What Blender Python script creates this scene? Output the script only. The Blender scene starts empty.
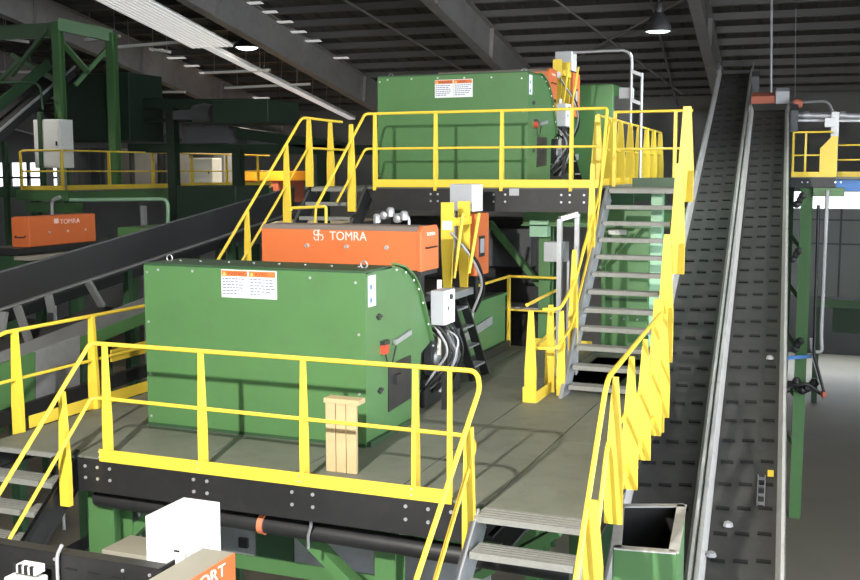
import bpy, math, random
from math import sin, cos, tan, radians, pi
from mathutils import Vector as V

random.seed(7)
SC = bpy.context.scene
COL = SC.collection

# ------------------------------------------------------------------ camera
F, YAW, PIT, ROL, H = 1050.0, radians(21.81), radians(6.42), radians(-.09), 2.65
fwd = V((-sin(YAW)*cos(PIT), cos(YAW)*cos(PIT), -sin(PIT)))
rt0 = V((cos(YAW), sin(YAW), 0)); up0 = rt0.cross(fwd)
rgt = rt0*cos(ROL)+up0*sin(ROL); upv = up0*cos(ROL)-rt0*sin(ROL)
CAM = V((0, 0, H))
cam = bpy.data.cameras.new('camera'); cam.sensor_width = 36; cam.lens = F/860*36
cam.clip_end = 400; cam.clip_start = .05
cob = bpy.data.objects.new('camera', cam); COL.objects.link(cob)
from mathutils import Matrix
m = Matrix((rgt, upv, -fwd)).transposed().to_4x4(); m.translation = CAM
cob.matrix_world = m
SC.camera = cob

def P(px, py, x=None, y=None, z=None):
    d = fwd+rgt*((px-430)/F)-upv*((py-290)/F)
    t = (x/d.x) if x is not None else (y/d.y) if y is not None else ((z-H)/d.z)
    return CAM+d*t

# ------------------------------------------------------------------ world and exposure
SC.view_settings.view_transform = 'Standard'
SC.view_settings.look = 'None'
SC.view_settings.exposure = -0.1
SC.view_settings.gamma = 1.0
SC.view_settings.use_curve_mapping = False
W = bpy.data.worlds.new('world'); SC.world = W; W.use_nodes = True
W.node_tree.nodes['Background'].inputs[0].default_value = (.86, .93, 1, 1)
W.node_tree.nodes['Background'].inputs[1].default_value = 11.0

# ------------------------------------------------------------------ materials
MATS = {}
def mat(name, col, rough=.5, metal=0.0, var=.12, scale=3.0, bump=0.0, bscale=60.0, dirt=0.0, dcol=(.05, .045, .035), emit=None, es=1.0, spec=.5):
    m = bpy.data.materials.new(name); m.use_nodes = True
    nt = m.node_tree; b = nt.nodes['Principled BSDF']
    b.inputs['Roughness'].default_value = rough; b.inputs['Metallic'].default_value = metal
    b.inputs['Specular IOR Level'].default_value = spec
    tc = nt.nodes.new('ShaderNodeTexCoord')
    ns = nt.nodes.new('ShaderNodeTexNoise'); ns.inputs['Scale'].default_value = scale; ns.inputs['Detail'].default_value = 6
    nt.links.new(tc.outputs['Object'], ns.inputs['Vector'])
    mx = nt.nodes.new('ShaderNodeMix'); mx.data_type = 'RGBA'
    mx.inputs[6].default_value = tuple(c*(1-var) for c in col)+(1,)
    mx.inputs[7].default_value = tuple(min(1, c*(1+var)) for c in col)+(1,)
    nt.links.new(ns.outputs['Fac'], mx.inputs[0])
    out = mx.outputs[2]
    if dirt:
        n2 = nt.nodes.new('ShaderNodeTexNoise'); n2.inputs['Scale'].default_value = scale*2.3; n2.inputs['Detail'].default_value = 9
        n2.inputs['Roughness'].default_value = .7
        nt.links.new(tc.outputs['Object'], n2.inputs['Vector'])
        rp = nt.nodes.new('ShaderNodeMapRange'); rp.inputs[1].default_value = .5; rp.inputs[2].default_value = .75; rp.inputs[4].default_value = dirt
        nt.links.new(n2.outputs['Fac'], rp.inputs[0])
        m2 = nt.nodes.new('ShaderNodeMix'); m2.data_type = 'RGBA'
        nt.links.new(rp.outputs[0], m2.inputs[0]); nt.links.new(out, m2.inputs[6]); m2.inputs[7].default_value = dcol+(1,)
        out = m2.outputs[2]
    nt.links.new(out, b.inputs['Base Color'])
    if bump:
        n3 = nt.nodes.new('ShaderNodeTexNoise'); n3.inputs['Scale'].default_value = bscale
        nt.links.new(tc.outputs['Object'], n3.inputs['Vector'])
        bp = nt.nodes.new('ShaderNodeBump'); bp.inputs['Strength'].default_value = bump; bp.inputs['Distance'].default_value = .01
        nt.links.new(n3.outputs['Fac'], bp.inputs['Height']); nt.links.new(bp.outputs[0], b.inputs['Normal'])
    if emit:
        b.inputs['Emission Color'].default_value = emit+(1,); b.inputs['Emission Strength'].default_value = es
    MATS[name] = m
    return m
mat('green', (.076, .178, .062), .42, var=.10, scale=1.2, dirt=.16, bump=.04, bscale=9)
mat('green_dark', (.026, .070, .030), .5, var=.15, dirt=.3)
mat('green_pale', (.30, .52, .34), .45, var=.08)
mat('yellow', (.79, .565, .055), .42, var=.06, dirt=.10, dcol=(.35, .22, .03))
mat('orange', (.60, .145, .042), .42, var=.05)
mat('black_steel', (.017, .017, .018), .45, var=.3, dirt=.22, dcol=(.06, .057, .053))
mat('galv', (.40, .41, .43), .42, metal=.55, var=.18, scale=9, dirt=.2, dcol=(.2, .2, .2))
mat('grey_box', (.36, .37, .39), .5, var=.05)
mat('white_paint', (.78, .78, .74), .5, var=.03)
mat('deck', (.155, .162, .128), .62, var=.16, scale=2.0, dirt=.45, dcol=(.08, .078, .06), bump=.12, bscale=120)
mat('tread', (.22, .22, .20), .6, var=.15, scale=14, dirt=.3, dcol=(.12, .12, .11), bump=.5, bscale=90)
mat('belt', (.045, .044, .042), .7, var=.3, scale=1.3, dirt=.55, dcol=(.085, .08, .072))
mat('cleat', (.006, .006, .006), .8, var=.1)
mat('skirt', (.60, .59, .57), .5, metal=.3, var=.12, scale=2, dirt=.3, dcol=(.14, .13, .12))
mat('rubber', (.016, .016, .017), .55, var=.2)
mat('wood', (.46, .35, .19), .7, var=.2, scale=5, bump=.1)
mat('label_white', (.72, .73, .76), .5, var=.02)
mat('label_orange', (.62, .16, .04), .5, var=.02)
mat('label_text', (.16, .17, .24), .6, var=.02)
mat('header_text', (.16, .03, .015), .6, var=.02)
mat('logo', (.86, .62, .56), .5, var=.02)
mat('logo_white', (.9, .85, .8), .5, var=.02)
mat('label_yellow', (.9, .5, .1), .5, var=.02)
mat('label_blue', (.08, .18, .5), .5, var=.02)
mat('red', (.55, .05, .02), .5)
mat('red_brown', (.35, .10, .06), .6)
mat('rust_strap', (.55, .17, .08), .6)
mat('blue', (.08, .22, .55), .5)
mat('hose_grey', (.34, .34, .35), .5)
mat('skylight_glare', (.9, .9, .9), .6, emit=(1, .98, .96), es=.42)  # emission for skylights and roof slots, and for glare painted on the cable tray
mat('beige', (.27, .25, .20), .6)
mat('dust', (.20, .16, .135), .85)
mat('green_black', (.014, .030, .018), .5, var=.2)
mat('grey_plate', (.20, .20, .20), .5, metal=.3, var=.2)
mat('bolt', (.75, .76, .78), .3, metal=.7, var=.05)
mat('girder', (.29, .275, .265), .6, var=.2, scale=.8, dirt=.3, dcol=(.06, .055, .05))
mat('purlin', (.155, .148, .142), .6, var=.15, scale=.5)
mat('roof', (.085, .08, .077), .7, var=.25, scale=.4)
mat('wall', (.20, .20, .195), .7, var=.12, scale=.3, dirt=.2)
mat('panel', (.48, .51, .50), .5, var=.1, scale=.5)
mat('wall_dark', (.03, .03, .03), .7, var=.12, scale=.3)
mat('concrete', (.150, .138, .108), .7, var=.15, scale=.35, dirt=.35, dcol=(.095, .09, .078))
mat('tray', (.8, .78, .75), .45, var=.08)
mat('glow', (1, 1, 1), .5, emit=(1, .95, .86), es=9)
mat('glow_green', (1, 1, 1), .5, emit=(.75, 1, .86), es=5)
mat('daylight', (1, 1, 1), .5, emit=(.92, .97, 1), es=2.2)
mat('loader', (.85, .35, .03), .4)
mat('screen', (.075, .077, .082), .6)

# ------------------------------------------------------------------ mesh helpers
class MB:
    def __init__(s): s.v = []; s.f = []; s.sm = []
    def add(s, vs, fs, smooth=False):
        o = len(s.v); s.v += [V(a) for a in vs]
        for f in fs: s.f.append([i+o for i in f]); s.sm.append(smooth)
        return s
    def box(s, x0, y0, z0, x1, y1, z1):
        vs = [(x, y, z) for z in (z0, z1) for y in (y0, y1) for x in (x0, x1)]
        return s.add(vs, [(0, 2, 3, 1), (4, 5, 7, 6), (0, 1, 5, 4), (2, 6, 7, 3), (0, 4, 6, 2), (1, 3, 7, 5)])
    def obox(s, c, ax, ay, az, sx, sy, sz):
        c = V(c); vs = [c+ax*(i*sx/2)+ay*(j*sy/2)+az*(k*sz/2) for k in (-1, 1) for j in (-1, 1) for i in (-1, 1)]
        return s.add(vs, [(0, 2, 3, 1), (4, 5, 7, 6), (0, 1, 5, 4), (2, 6, 7, 3), (0, 4, 6, 2), (1, 3, 7, 5)])
    def bar(s, p, q, w, h, up=(0, 0, 1)):
        p = V(p); q = V(q); d = (q-p); L = d.length; d.normalize(); u = V(up)
        if abs(d.dot(u)) > .98: u = V((0, 1, 0))
        a = d.cross(u).normalized(); b = a.cross(d).normalized()
        return s.obox((p+q)/2, d, a, b, L, w, h)
    def ibeam(s, p, q, w, h, t=.02, up=(0, 0, 1)):
        p = V(p); q = V(q); d = (q-p).normalized(); u = V(up)
        if abs(d.dot(u)) > .98: u = V((0, 1, 0))
        a = d.cross(u).normalized(); b = a.cross(d).normalized()
        s.bar(p, q, t, h-2*t, up)
        for k in (-1, 1): s.bar(p+b*(k*(h-t)/2), q+b*(k*(h-t)/2), w, t, up)
        return s
    def tube(s, pts, r, n=8, closed=False):
        pts = [V(a) for a in pts]; N = len(pts); rings = []
        ref = None
        for i in range(N):
            if closed: t = pts[(i+1) % N]-pts[i-1]
            else: t = pts[min(i+1, N-1)]-pts[max(i-1, 0)]
            t.normalize()
            if ref is None:
                ref = V((0, 0, 1)) if abs(t.z) < .9 else V((1, 0, 0))
            a = t.cross(ref)
            if a.length < 1e-4: a = t.cross(V((1, .3, 0)))
            a.normalize(); b = a.cross(t).normalized(); ref = b
            rings.append([pts[i]+a*(r*cos(2*pi*k/n))+b*(r*sin(2*pi*k/n)) for k in range(n)])
        vs = [v for rg in rings for v in rg]
        fs = []
        for i in range(N if closed else N-1):
            j = (i+1) % N
            for k in range(n): fs.append((i*n+k, i*n+(k+1) % n, j*n+(k+1) % n, j*n+k))
        s.add(vs, fs, True)
        if not closed:
            o = len(s.v)-len(vs)
            s.f.append([o+k for k in range(n)][::-1]); s.sm.append(False)
            s.f.append([o+(N-1)*n+k for k in range(n)]); s.sm.append(False)
        return s
    def prism(s, poly, a, b):          # poly: list of 3-D points, extruded by vector from a to b offsets
        n = len(poly); vs = [V(p)+V(a) for p in poly]+[V(p)+V(b) for p in poly]
        fs = [tuple(range(n))[::-1], tuple(range(n, 2*n))]+[(i, (i+1) % n, n+(i+1) % n, n+i) for i in range(n)]
        return s.add(vs, fs)
    def lathe(s, c, prof, n=20, axis='z'):
        c = V(c); vs = []
        for r, h in prof:
            for k in range(n):
                a = 2*pi*k/n
                o = (r*cos(a), r*sin(a), h) if axis == 'z' else (r*cos(a), h, r*sin(a)) if axis == 'y' else (h, r*cos(a), r*sin(a))
                vs.append(c+V(o))
        fs = [(i*n+k, i*n+(k+1) % n, (i+1)*n+(k+1) % n, (i+1)*n+k) for i in range(len(prof)-1) for k in range(n)]
        s.add(vs, fs, True); o = len(s.v)-len(vs)
        s.f.append([o+k for k in range(n)]); s.sm.append(False)
        s.f.append([o+(len(prof)-1)*n+k for k in range(n)]); s.sm.append(False)
        return s
    def post(s, base, h, d, wt=.05, wb=.15, th=.045, off=0.0):   # tapered plate post square to rail direction d
        base = V(base); d = V(d).normalized(); a = d.cross(V((0, 0, 1))).normalized()
        base = base+a*off
        k = .35
        poly = [base-a*(wb/2), base+a*(wb/2), base+a*(wb/2)+V((0, 0, h*k)), base+a*(wt/2)+V((0, 0, h)), base-a*(wt/2)+V((0, 0, h)), base-a*(wb/2)+V((0, 0, h*k))]
        return s.prism(poly, -d*(th/2), d*(th/2))
    def build(s, name, material, parent=None, bevel=0.0):
        import bmesh
        o0 = V(parent['_w']) if parent is not None and '_w' in parent else V((0, 0, 0))
        me = bpy.data.meshes.new(name)
        org = o0
        if parent is None:
            xs = [v.x for v in s.v]; ys = [v.y for v in s.v]; zs = [v.z for v in s.v]
            org = V(((min(xs)+max(xs))/2, (min(ys)+max(ys))/2, min(zs)))
        me.from_pydata([tuple(v-org) for v in s.v], [], s.f)
        for p, k in zip(me.polygons, s.sm): p.use_smooth = k
        bm = bmesh.new(); bm.from_mesh(me); bmesh.ops.recalc_face_normals(bm, faces=bm.faces); bm.to_mesh(me); bm.free()
        if any(s.sm): me.set_sharp_from_angle(angle=radians(45))
        me.materials.append(MATS[material])
        o = bpy.data.objects.new(name, me); COL.objects.link(o)
        if parent is None: o.location = org
        else: o.parent = parent
        o['_w'] = tuple(org)
        if bevel:
            b = o.modifiers.new('bevel', 'BEVEL'); b.width = bevel; b.segments = 2; b.limit_method = 'ANGLE'
        return o

def thing(name, label, cat, loc, group=None, kind=None):
    o = bpy.data.objects.new(name, None); COL.objects.link(o); o.location = loc; o.empty_display_size = .2
    o['_w'] = tuple(loc)
    if kind: o['kind'] = kind
    else: o['label'] = label; o['category'] = cat
    if group: o['group'] = group
    return o
def tag(o, label, cat, group=None):
    o['label'] = label; o['category'] = cat
    if group: o['group'] = group
    return o
def struct(o): o['kind'] = 'structure'; return o

def rpath(pts, rad=.12, n=5):
    pts = [V(p) for p in pts]; out = [pts[0]]
    for i in range(1, len(pts)-1):
        a, b, c = pts[i-1], pts[i], pts[i+1]
        u = (a-b); w = (c-b); r = min(rad, u.length*.45, w.length*.45)
        p = b+u.normalized()*r; q = b+w.normalized()*r
        for k in range(n+1):
            t = k/n; out.append(p*(1-t)**2+b*(2*t*(1-t))+q*t*t)
    out.append(pts[-1]); return out

def text(s, name, material, parent, origin, ax, ay, size, ext=.002):
    cu = bpy.data.curves.new(name, 'FONT'); cu.body = s; cu.size = 1; cu.extrude = .01
    t = bpy.data.objects.new(name, cu); COL.objects.link(t)
    bpy.context.view_layer.update()
    me = bpy.data.meshes.new_from_object(t.evaluated_get(bpy.context.evaluated_depsgraph_get()))
    bpy.data.objects.remove(t); bpy.data.curves.remove(cu)
    xs = [v.co.x for v in me.vertices]; ys = [v.co.y for v in me.vertices]
    x0, x1, y0, y1 = min(xs), max(xs), min(ys), max(ys)
    w, h = size; ax = V(ax); ay = V(ay); az = ax.cross(ay)
    pw = V(parent['_w'])
    for v in me.vertices:
        v.co = V(origin)-pw+ax*((v.co.x-x0)/(x1-x0)*w)+ay*((v.co.y-y0)/(y1-y0)*h)+az*(v.co.z/.01*ext)
    me.materials.clear(); me.materials.append(MATS[material])
    o = bpy.data.objects.new(name, me); COL.objects.link(o); o.parent = parent; o['_w'] = parent['_w']
    return o
def bolts(pts, r, axis, parent, material='bolt', name='bolt'):
    """alike bolt heads sharing one mesh, each a small part"""
    mb = MB(); mb.lathe((0, 0, 0), [(r, -.004), (r, r*.5), (r*.6, r*.8)], 8, axis)
    me = None
    for p in pts:
        if me is None:
            o = mb.build(name, material); me = o.data; o.location = (0, 0, 0)
            org = V(o['_w']); me.transform(Matrix.Translation(org))
        else:
            o = bpy.data.objects.new(name, me); COL.objects.link(o)
        o.parent = parent; o.location = V(p)-V(parent['_w'])
        if '_w' in o: del o['_w']
X, Y, Z = V((1, 0, 0)), V((0, 1, 0)), V((0, 0, 1))
GROUND = -5.7

# ================================================================== SETTING
fl = MB(); fl.box(-70, -30, GROUND-.2, 40, 60, GROUND); struct(fl.build('floor', 'concrete'))
# roof: slopes down away from the camera, girders run with the slope
gd = V((-.0582, .98675, -.1515)).normalized(); gn = V((gd.y, -gd.x, 0)).normalized(); gN = gn.cross(gd)
def G(lat, s, up): return CAM+gn*lat+gd*s+gN*up
ceil = thing('ceiling', '', '', G(0, 20, 10.4), kind='structure')
r = MB(); step = .6; lat = -62; prof = []
while lat < 34:
    prof += [(lat, 10.40), (lat+.42, 10.40), (lat+.46, 10.46), (lat+.56, 10.46)]; lat += step
vs = [G(a, -12, b) for a, b in prof]+[G(a, 50, b) for a, b in prof]; n = len(prof)
r.add(vs, [(i, i+1, n+i+1, n+i) for i in range(n-1)])
r.build('roof_sheet', 'roof', ceil)
for k in range(30):
    s = 6+k*1.5
    p = MB(); p.bar(G(-60, s, 10.27), G(32, s, 10.27), .05, .24, gN); p.bar(G(-60, s-.05, 10.16), G(32, s-.05, 10.16), .11, .02, gN)
    p.build('purlin', 'purlin', ceil)
for lt in (-44.8, -37.4, -30.0, -23.3, -16.6, -9.56, -2.4, 4.8, 12, 19):
    g = MB(); a, b = G(lt, -12, 0), G(lt, 50, 0)
    g.bar(a+gN*9.56, b+gN*9.56, .03, 1.12, gN)
    g.bar(a+gN*9.01, b+gN*9.01, .34, .035, gN); g.bar(a+gN*10.12, b+gN*10.12, .34, .035, gN)
    for s in range(-8, 50, 6): g.obox(G(lt, s, 9.56), gd, gn, gN, .03, .3, 1.1)
    g.build('girder', 'girder', ceil)
# sag rods / roof bracing rods
for (a, b) in ((G(-14, 22, 9.9), G(-11, 46, 9.9)), (G(-8.5, 22, 9.95), G(-4, 44, 9.95)), (G(-9, 30, 9.9), G(-3, 26, 9.9)), (G(-2, 30, 9.9), G(-9, 40, 9.9)), (G(-3.6, 24, 9.9), G(-4.4, 46, 9.9))):
    t = MB(); t.tube([a, b], .035, 6); t.build('bracing_rod', 'girder', ceil)
yw = 47
w = MB(); w.box(-4, yw, 1.8, 30, yw+.3, 7); w.box(-70, yw, 3.2, -4, yw+.3, 7); w.box(-70, yw, GROUND, -4, yw+.3, 1.6); w.box(-70, yw, 1.6, -46, yw+.3, 2.4+.8); w.box(-40.5, yw, 1.6, -4, yw+.3, 3.2)

wb = struct(w.build('wall_back', 'wall'))
w = MB(); w.box(-4, yw, -2.6, 30, yw+.3, 1.1); w.build('wall_panel', 'panel', wb)
w = MB(); w.box(-70.3, -12, GROUND, -70, yw, 16); struct(w.build('wall_left', 'wall'))
w = MB(); w.box(6.2, -12, 7.6, 6.5, yw, 16); w.box(6.2, -12, GROUND, 6.5, -4, 7.6); w.box(6.2, 9.8, GROUND, 6.5, 10.2, 7.6); w.box(6.2, 22, GROUND, 6.5, yw, 7.6); struct(w.build('wall_right', 'wall'))  # unseen wall set close, its openings sized to light the hood's right side
w = MB(); w.box(-70, -12.3, 1.0, 6.5, -12, 16); w.box(-70, -12.3, GROUND, -4, -12, 1.0); w.box(1, -12.3, GROUND, 6.5, -12, 1.0); struct(w.build('wall_front', 'wall'))  # unseen wall, opening kept small to cut the light from behind
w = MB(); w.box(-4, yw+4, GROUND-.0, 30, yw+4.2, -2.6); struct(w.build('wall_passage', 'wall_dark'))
w1 = MB(); w1.box(-4, yw+.1, 1.1, 30, yw+.2, 1.8); struct(w1.build('window_1', 'daylight'))
w1 = MB(); w1.box(-46, yw+.1, 1.6, -40.5, yw+.2, 3.2); w1 = struct(w1.build('window_2', 'daylight'))
for k in range(5):
    t = MB(); t.box(-46+k*1.32, yw-.02, 1.6, -45.8+k*1.32, yw+.1, 3.2); t.build('window_bar', 'black_steel', w1)
t = MB(); t.box(-46, yw-.02, 2.3, -40.5, yw+.1, 2.42); t.build('window_bar', 'black_steel', w1)
# wall girts and panel joints on the right part of the back wall
for k in range(9):
    t = MB(); t.box(-4+k*1.2, yw-.06, -2.6, -3.92+k*1.2, yw, 1.1); t.build('wall_post', 'wall', wb)
for z in (-.4, .6):
    t = MB(); t.box(-4, yw-.05, z, 30, yw, z+.06); t.build('wall_girt', 'wall', wb)

# ================================================================== PLATFORM (main deck)
DY0, DY1 = 7.72, 15.3
plat = thing('work_platform', 'lower steel work platform with olive grey deck plates and black edge beams', 'platform', (-4.5, 11, GROUND))
xs = [-7.82, -6.62, -5.55, -4.5, -3.45, -2.62]
ys = [7.74, 10.3, 12.9, 15.25]
for i in range(len(xs)-1):
    for j in range(3):
        x0 = xs[i]; x1 = xs[i+1]
        d = MB(); d.box(x0+.006, ys[j]+.005, -.02, x1-.006, ys[j+1]-.005, 0); d.build('deck_plate', 'deck', plat)
for (a, b) in ((7.47, 9.9), (9.91, 12.3)):
    d = MB(); x1a = -1.70; x1b = -1.92
    d.prism([(-2.614, a, 0), (-1.70-(a-7.5)*.05, a, 0), (-1.70-(b-7.5)*.05, b, 0), (-2.614, b, 0)], (0, 0, -.02), (0, 0, 0)); d.build('deck_plate', 'deck', plat)
n1 = MB(); n1.box(-2.62, 7.44, -.045, -1.71, 7.47, .002); n1.build('nosing', 'tread', plat)
for b_i in range(4):
    n1 = MB(); n1.box(-2.61, 7.475+.055*b_i, 0, -1.73, 7.517+.055*b_i, .005); n1.build('grip_strip', 'tread', plat)
n1 = MB(); n1.box(-7.82, 7.70, -.045, -6.7, 7.735, .002); n1.build('nosing', 'tread', plat)
# front black edge channel
e = MB(); e.box(-6.75, 7.70, -.32, -2.68, 7.72, -.022); e.box(-6.75, 7.72, -.32, -2.68, 7.79, -.30)
e = e.build('edge_channel', 'black_steel', plat)
bp = []
for x in (-6.56, -6.42, -6.28, -5.36, -5.22, -4.36, -4.16, -3.30, -3.10, -2.9):
    bp += [(x, 7.695, -.08), (x, 7.695, -.19)]
bolts(bp, .016, 'y', plat)
for (a, b) in (((-6.75, 7.74, -.15), (-7.0, 7.72, -.45)),):
    pass
gus = MB(); gus.prism([(-6.75, 7.71, .06), (-6.98, 7.71, -.05), (-6.98, 7.71, -.30), (-6.75, 7.71, -.30)], (0, -.01, 0), (0, .01, 0)); gus.build('gusset_plate', 'black_steel', plat)
bolts([(-6.9, 7.69, -.1), (-6.85, 7.69, -.2), (-6.8, 7.69, -.05)], .016, 'y', plat)
for (x, y0, y1) in ((-7.84, 7.8, 15.3), (-4.5, 7.8, 15.2), (-2.64, 7.8, 12.4)):
    e = MB(); e.ibeam((x, y0, -.16), (x, y1, -.16), .12, .27); e.build('joist', 'black_steel', plat)
e = MB(); e.ibeam((-1.80, 7.6, -.16), (-2.02, 12.3, -.16), .10, .27); e.build('edge_beam', 'black_steel', plat)
for y in (10.2, 12.6, 15.2):
    e = MB(); e.ibeam((-7.8, y, -.18), (-2.7, y, -.18), .12, .26); e.build('crossbeam', 'black_steel', plat)
# green columns and braces below the deck
for (x, y) in ((-6.63, 8.12), (-3.69, 8.25), (-6.7, 15.0), (-4.3, 15.0), (-2.9, 12.1)):
    c = MB(); c.ibeam((x, y, GROUND), (x, y, -.31), .3 if x < -6 and y < 9 else .2, .3 if x < -6 and y < 9 else .22, .02, Y)
    c.build('column', 'green', plat)
for (a, b, wd) in ((P(270, 498, y=8.28), P(352, 582, y=8.28), .15), (P(180, 488, y=8.35), P(92, 572, y=8.35), .16)):
    c = MB(); c.bar(a, b+(b-a)*.35, .10, wd, Y); c.build('brace', 'green', plat)
c = MB(); q = P(368, 518, y=8.05); c.box(q.x-.13, 7.98, -.55, q.x+.16, 8.15, -.33); c.build('hanger_bracket', 'green', plat)
c = MB(); c.bar(P(560, 530, y=8.6), P(460, 585, y=8.6), .08, .16, Y); c.build('brace', 'green', plat)

# pipes below the front edge
pp = thing('black_pipe', 'thick black pipe slung under the front edge of the lower platform', 'pipe', (-5, 8.0, -.6))
a, b = P(98, 497, y=7.92), P(500, 562, y=7.92)
t = MB(); t.tube([a, b+V((.6, 0, 0))], .085, 14); t.build('pipe', 'black_steel', pp)
q = P(264, 523, y=7.92); t = MB(); t.tube([q+V((-.025, 0, 0)), q+V((.03, 0, -.004))], .1, 14); t.build('strap', 'rust_strap', pp)
t = MB(); q2 = P(309, 520, y=7.82); t.tube([V((q2.x+.04, 7.78, -.25)), V((q2.x+.03, 7.8, -.4)), V((q2.x-.01, 7.82, -.5)), V((q2.x-.02, 7.84, -.62))], .014, 6); t.build('hanger_wire', 'galv', pp)
pp = thing('conduit_pipe', 'thin black conduit running above the thick pipe under the deck edge', 'pipe', (-5, 8.1, -.45))
t = MB(); t.tube([(-6.75, 8.1, -.38), (-2.75, 8.1, -.38)], .04, 10); t.build('conduit', 'black_steel', pp)
t = MB(); t.tube([(-6.75, 8.02, -.345), (-2.75, 8.02, -.345)], .022, 8); t.build('conduit', 'rubber', pp)
for x in (-5.9, -4.7, -3.5):
    t = MB(); t.box(x-.02, 7.98, -.46, x+.02, 8.16, -.28); t.build('clamp', 'galv', pp)

# transfer conveyor below the deck
uc = thing('transfer_conveyor', 'green framed transfer conveyor with galvanised panels beneath the lower platform', 'conveyor', (-5, 9.2, -1.6))
za, zb = -.86, -1.27
t = MB(); t.box(-6.6, 8.98, -1.42, -2.9, 9.06, -1.27); t.build('lower_rail', 'green', uc)
t = MB(); t.box(-6.6, 8.98, -.86, -2.9, 9.06, -.80); t.build('upper_rail', 'green', uc)
for k, (x0, x1, mt) in enumerate(((-6.55, -5.55, 'galv'), (-5.53, -5.1, 'green_dark'), (-5.08, -4.2, 'galv'), (-4.18, -3.0, 'galv'))):
    t = MB(); t.box(x0, 9.0, -1.27, x1, 9.03, -.86); t.build('side_panel', mt, uc)
t = MB(); t.box(-6.6, 9.06, -.95, -2.9, 10.2, -.92); t.build('belt', 'belt', uc)
t = MB(); t.box(-6.6, 10.2, -1.42, -2.9, 10.26, -.8); t.build('rear_rail', 'green', uc)
for x in (-6.3, -4.6, -3.1):
    t = MB(); t.box(x, 9.0, GROUND, x+.1, 9.1, -1.42); t.build('leg', 'green', uc)
q = P(243, 543, y=8.97); t = MB(); t.box(q.x-.05, 8.96, q.z-.05, q.x+.05, 9.0, q.z+.05); t.build('sensor', 'black_steel', uc)
mo = thing('drive_motor', 'round black drive motor with flange beside the green column under the deck', 'motor', P(112, 520, y=8.5))
q = P(112, 514, y=8.5); t = MB(); t.lathe(q, [(.10, -.1), (.13, -.08), (.13, .05), (.07, .06), (.07, .16)], 18, 'y'); t.build('housing', 'black_steel', mo)
t = MB(); t.lathe(q, [(.05, -.16), (.05, -.1)], 12, 'y'); t.build('shaft', 'galv', mo)
q3 = P(130, 515, y=8.62); t = MB(); t.box(q3.x-.1, 8.6, q3.z-.22, q3.x+.12, 8.64, q3.z+.18); t.build('mounting_plate', 'galv', mo)

# ================================================================== RAILINGS
TR = .021
def railing(label, tops, mids, posts, toes, group=None, name='guard_railing', r=TR, rad=.13):
    """tops/mids: lists of polylines; posts: (x,y,z0,z1,dir[,kw]); toes: (p,q,height)"""
    b = V(posts[0][:3]) if posts else V(tops[0][0])
    t = thing(name, label, 'railing', b, group)
    for pl in tops: MB().tube(rpath(pl, rad), r, 10).build('top_rail', 'yellow', t)
    for pl in mids: MB().tube(rpath(pl, rad*.8), r*.85, 8).build('mid_rail', 'yellow', t)
    for p in posts:
        kw = p[5] if len(p) > 5 else {}
        m = MB(); m.post(p[:3], p[3]-p[2], p[4], **kw); m.build('post', 'yellow', t)
    for (p, q, h) in toes:
        p = V(p); q = V(q); m = MB(); m.bar(p+V((0, 0, h/2)), q+V((0, 0, h/2)), .012, h); m.build('toe_board', 'yellow', t)
    return t
RZ = 1.07
# front railing between the two stairs; its ends bend down into the stair handrails
fy = 7.80
front = railing('yellow front guard railing of the lower platform bending down the ribbed stairs',
    [[(-6.42, fy, RZ), (-2.72, fy, RZ), P(480, 388, x=-2.66), P(415, 584, x=-2.66)]],
    [[(-6.42, fy, .555), (-2.80, fy, .535), P(476, 443, x=-2.66), P(434, 584, x=-2.66)]],
    [(x, fy, -.06, RZ, X, dict(wt=.035, wb=.105, th=.038)) for x in (-6.37, -5.32, -4.29, -3.25)]+[(-2.95, fy, .0, RZ, X, dict(wt=.03, wb=.06, th=.03)), (-2.66, 7.45, -.30, .70, Y, dict(wt=.06, wb=.095, th=.05))],
    [((-6.40, fy-.09, -.02), (-2.90, fy-.09, -.02), .115)])
bolts([(x, fy-.097, z) for x in (-6.40, -5.32, -4.29, -3.25) for z in (.02, .07)], .01, 'y', front)

# stairs ------------------------------------------------------------
def stairs(label, x0, x1, nose, n, rise, run, smat='black_steel', st_w=.05, top=True, tdeep=.25, skew=0.0):
    """stairs descending toward -Y from the nosing (y,z); treads below the nosing"""
    y, z = nose
    t = thing('steel_staircase', label, 'stairs', ((x0+x1)/2, y-n*run, z-n*rise))
    for i in range(1 if not top else 0, n+1):
        yy = y-i*run; zz = z-i*rise
        m = MB(); nb = 5
        for b_i in range(nb): m.box(x0+.03, yy+.022+(tdeep-.022)*b_i/nb, zz-.03, x1-.03, yy+.022+(tdeep-.022)*(b_i+.74)/nb, zz)
        for xx in (x0+.05, (x0+x1)/2, x1-.05): m.box(xx-.015, yy+.01, zz-.036, xx+.015, yy+tdeep, zz-.012)
        m.box(x0+.03, yy-.005, zz-.05, x1-.03, yy+.02, zz+.004)
        m.build('tread', 'tread', t)
    for xx in (x0, x1):
        a = V((xx, y+.16, z-.06)); b = V((xx, y-n*run-.12, z-n*rise-.22))
        m = MB(); m.bar(a, b, .012, .27); 
        off = .03 if xx == x0 else -.03
        u = (b-a).normalized(); nn = u.cross(X).normalized()
        for k in (-1, 1): m.bar(a+nn*(.13*k)-V((off*.5, 0, 0)), b+nn*(.13*k)-V((off*.5, 0, 0)), .045, .012)
        m.build('stringer', smat, t)
    return t
stairs('ribbed steel stairs leading down from the lower platform beside the green bin', -2.60, -1.74, (7.44, 0), 10, .205, .22, smat='galv', top=False)
stairs('steel stairs with grey treads and black bolted stringers leading down beside the slotted channel', -7.80, -6.72, (7.70, 0), 10, .205, .235, top=False)

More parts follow.
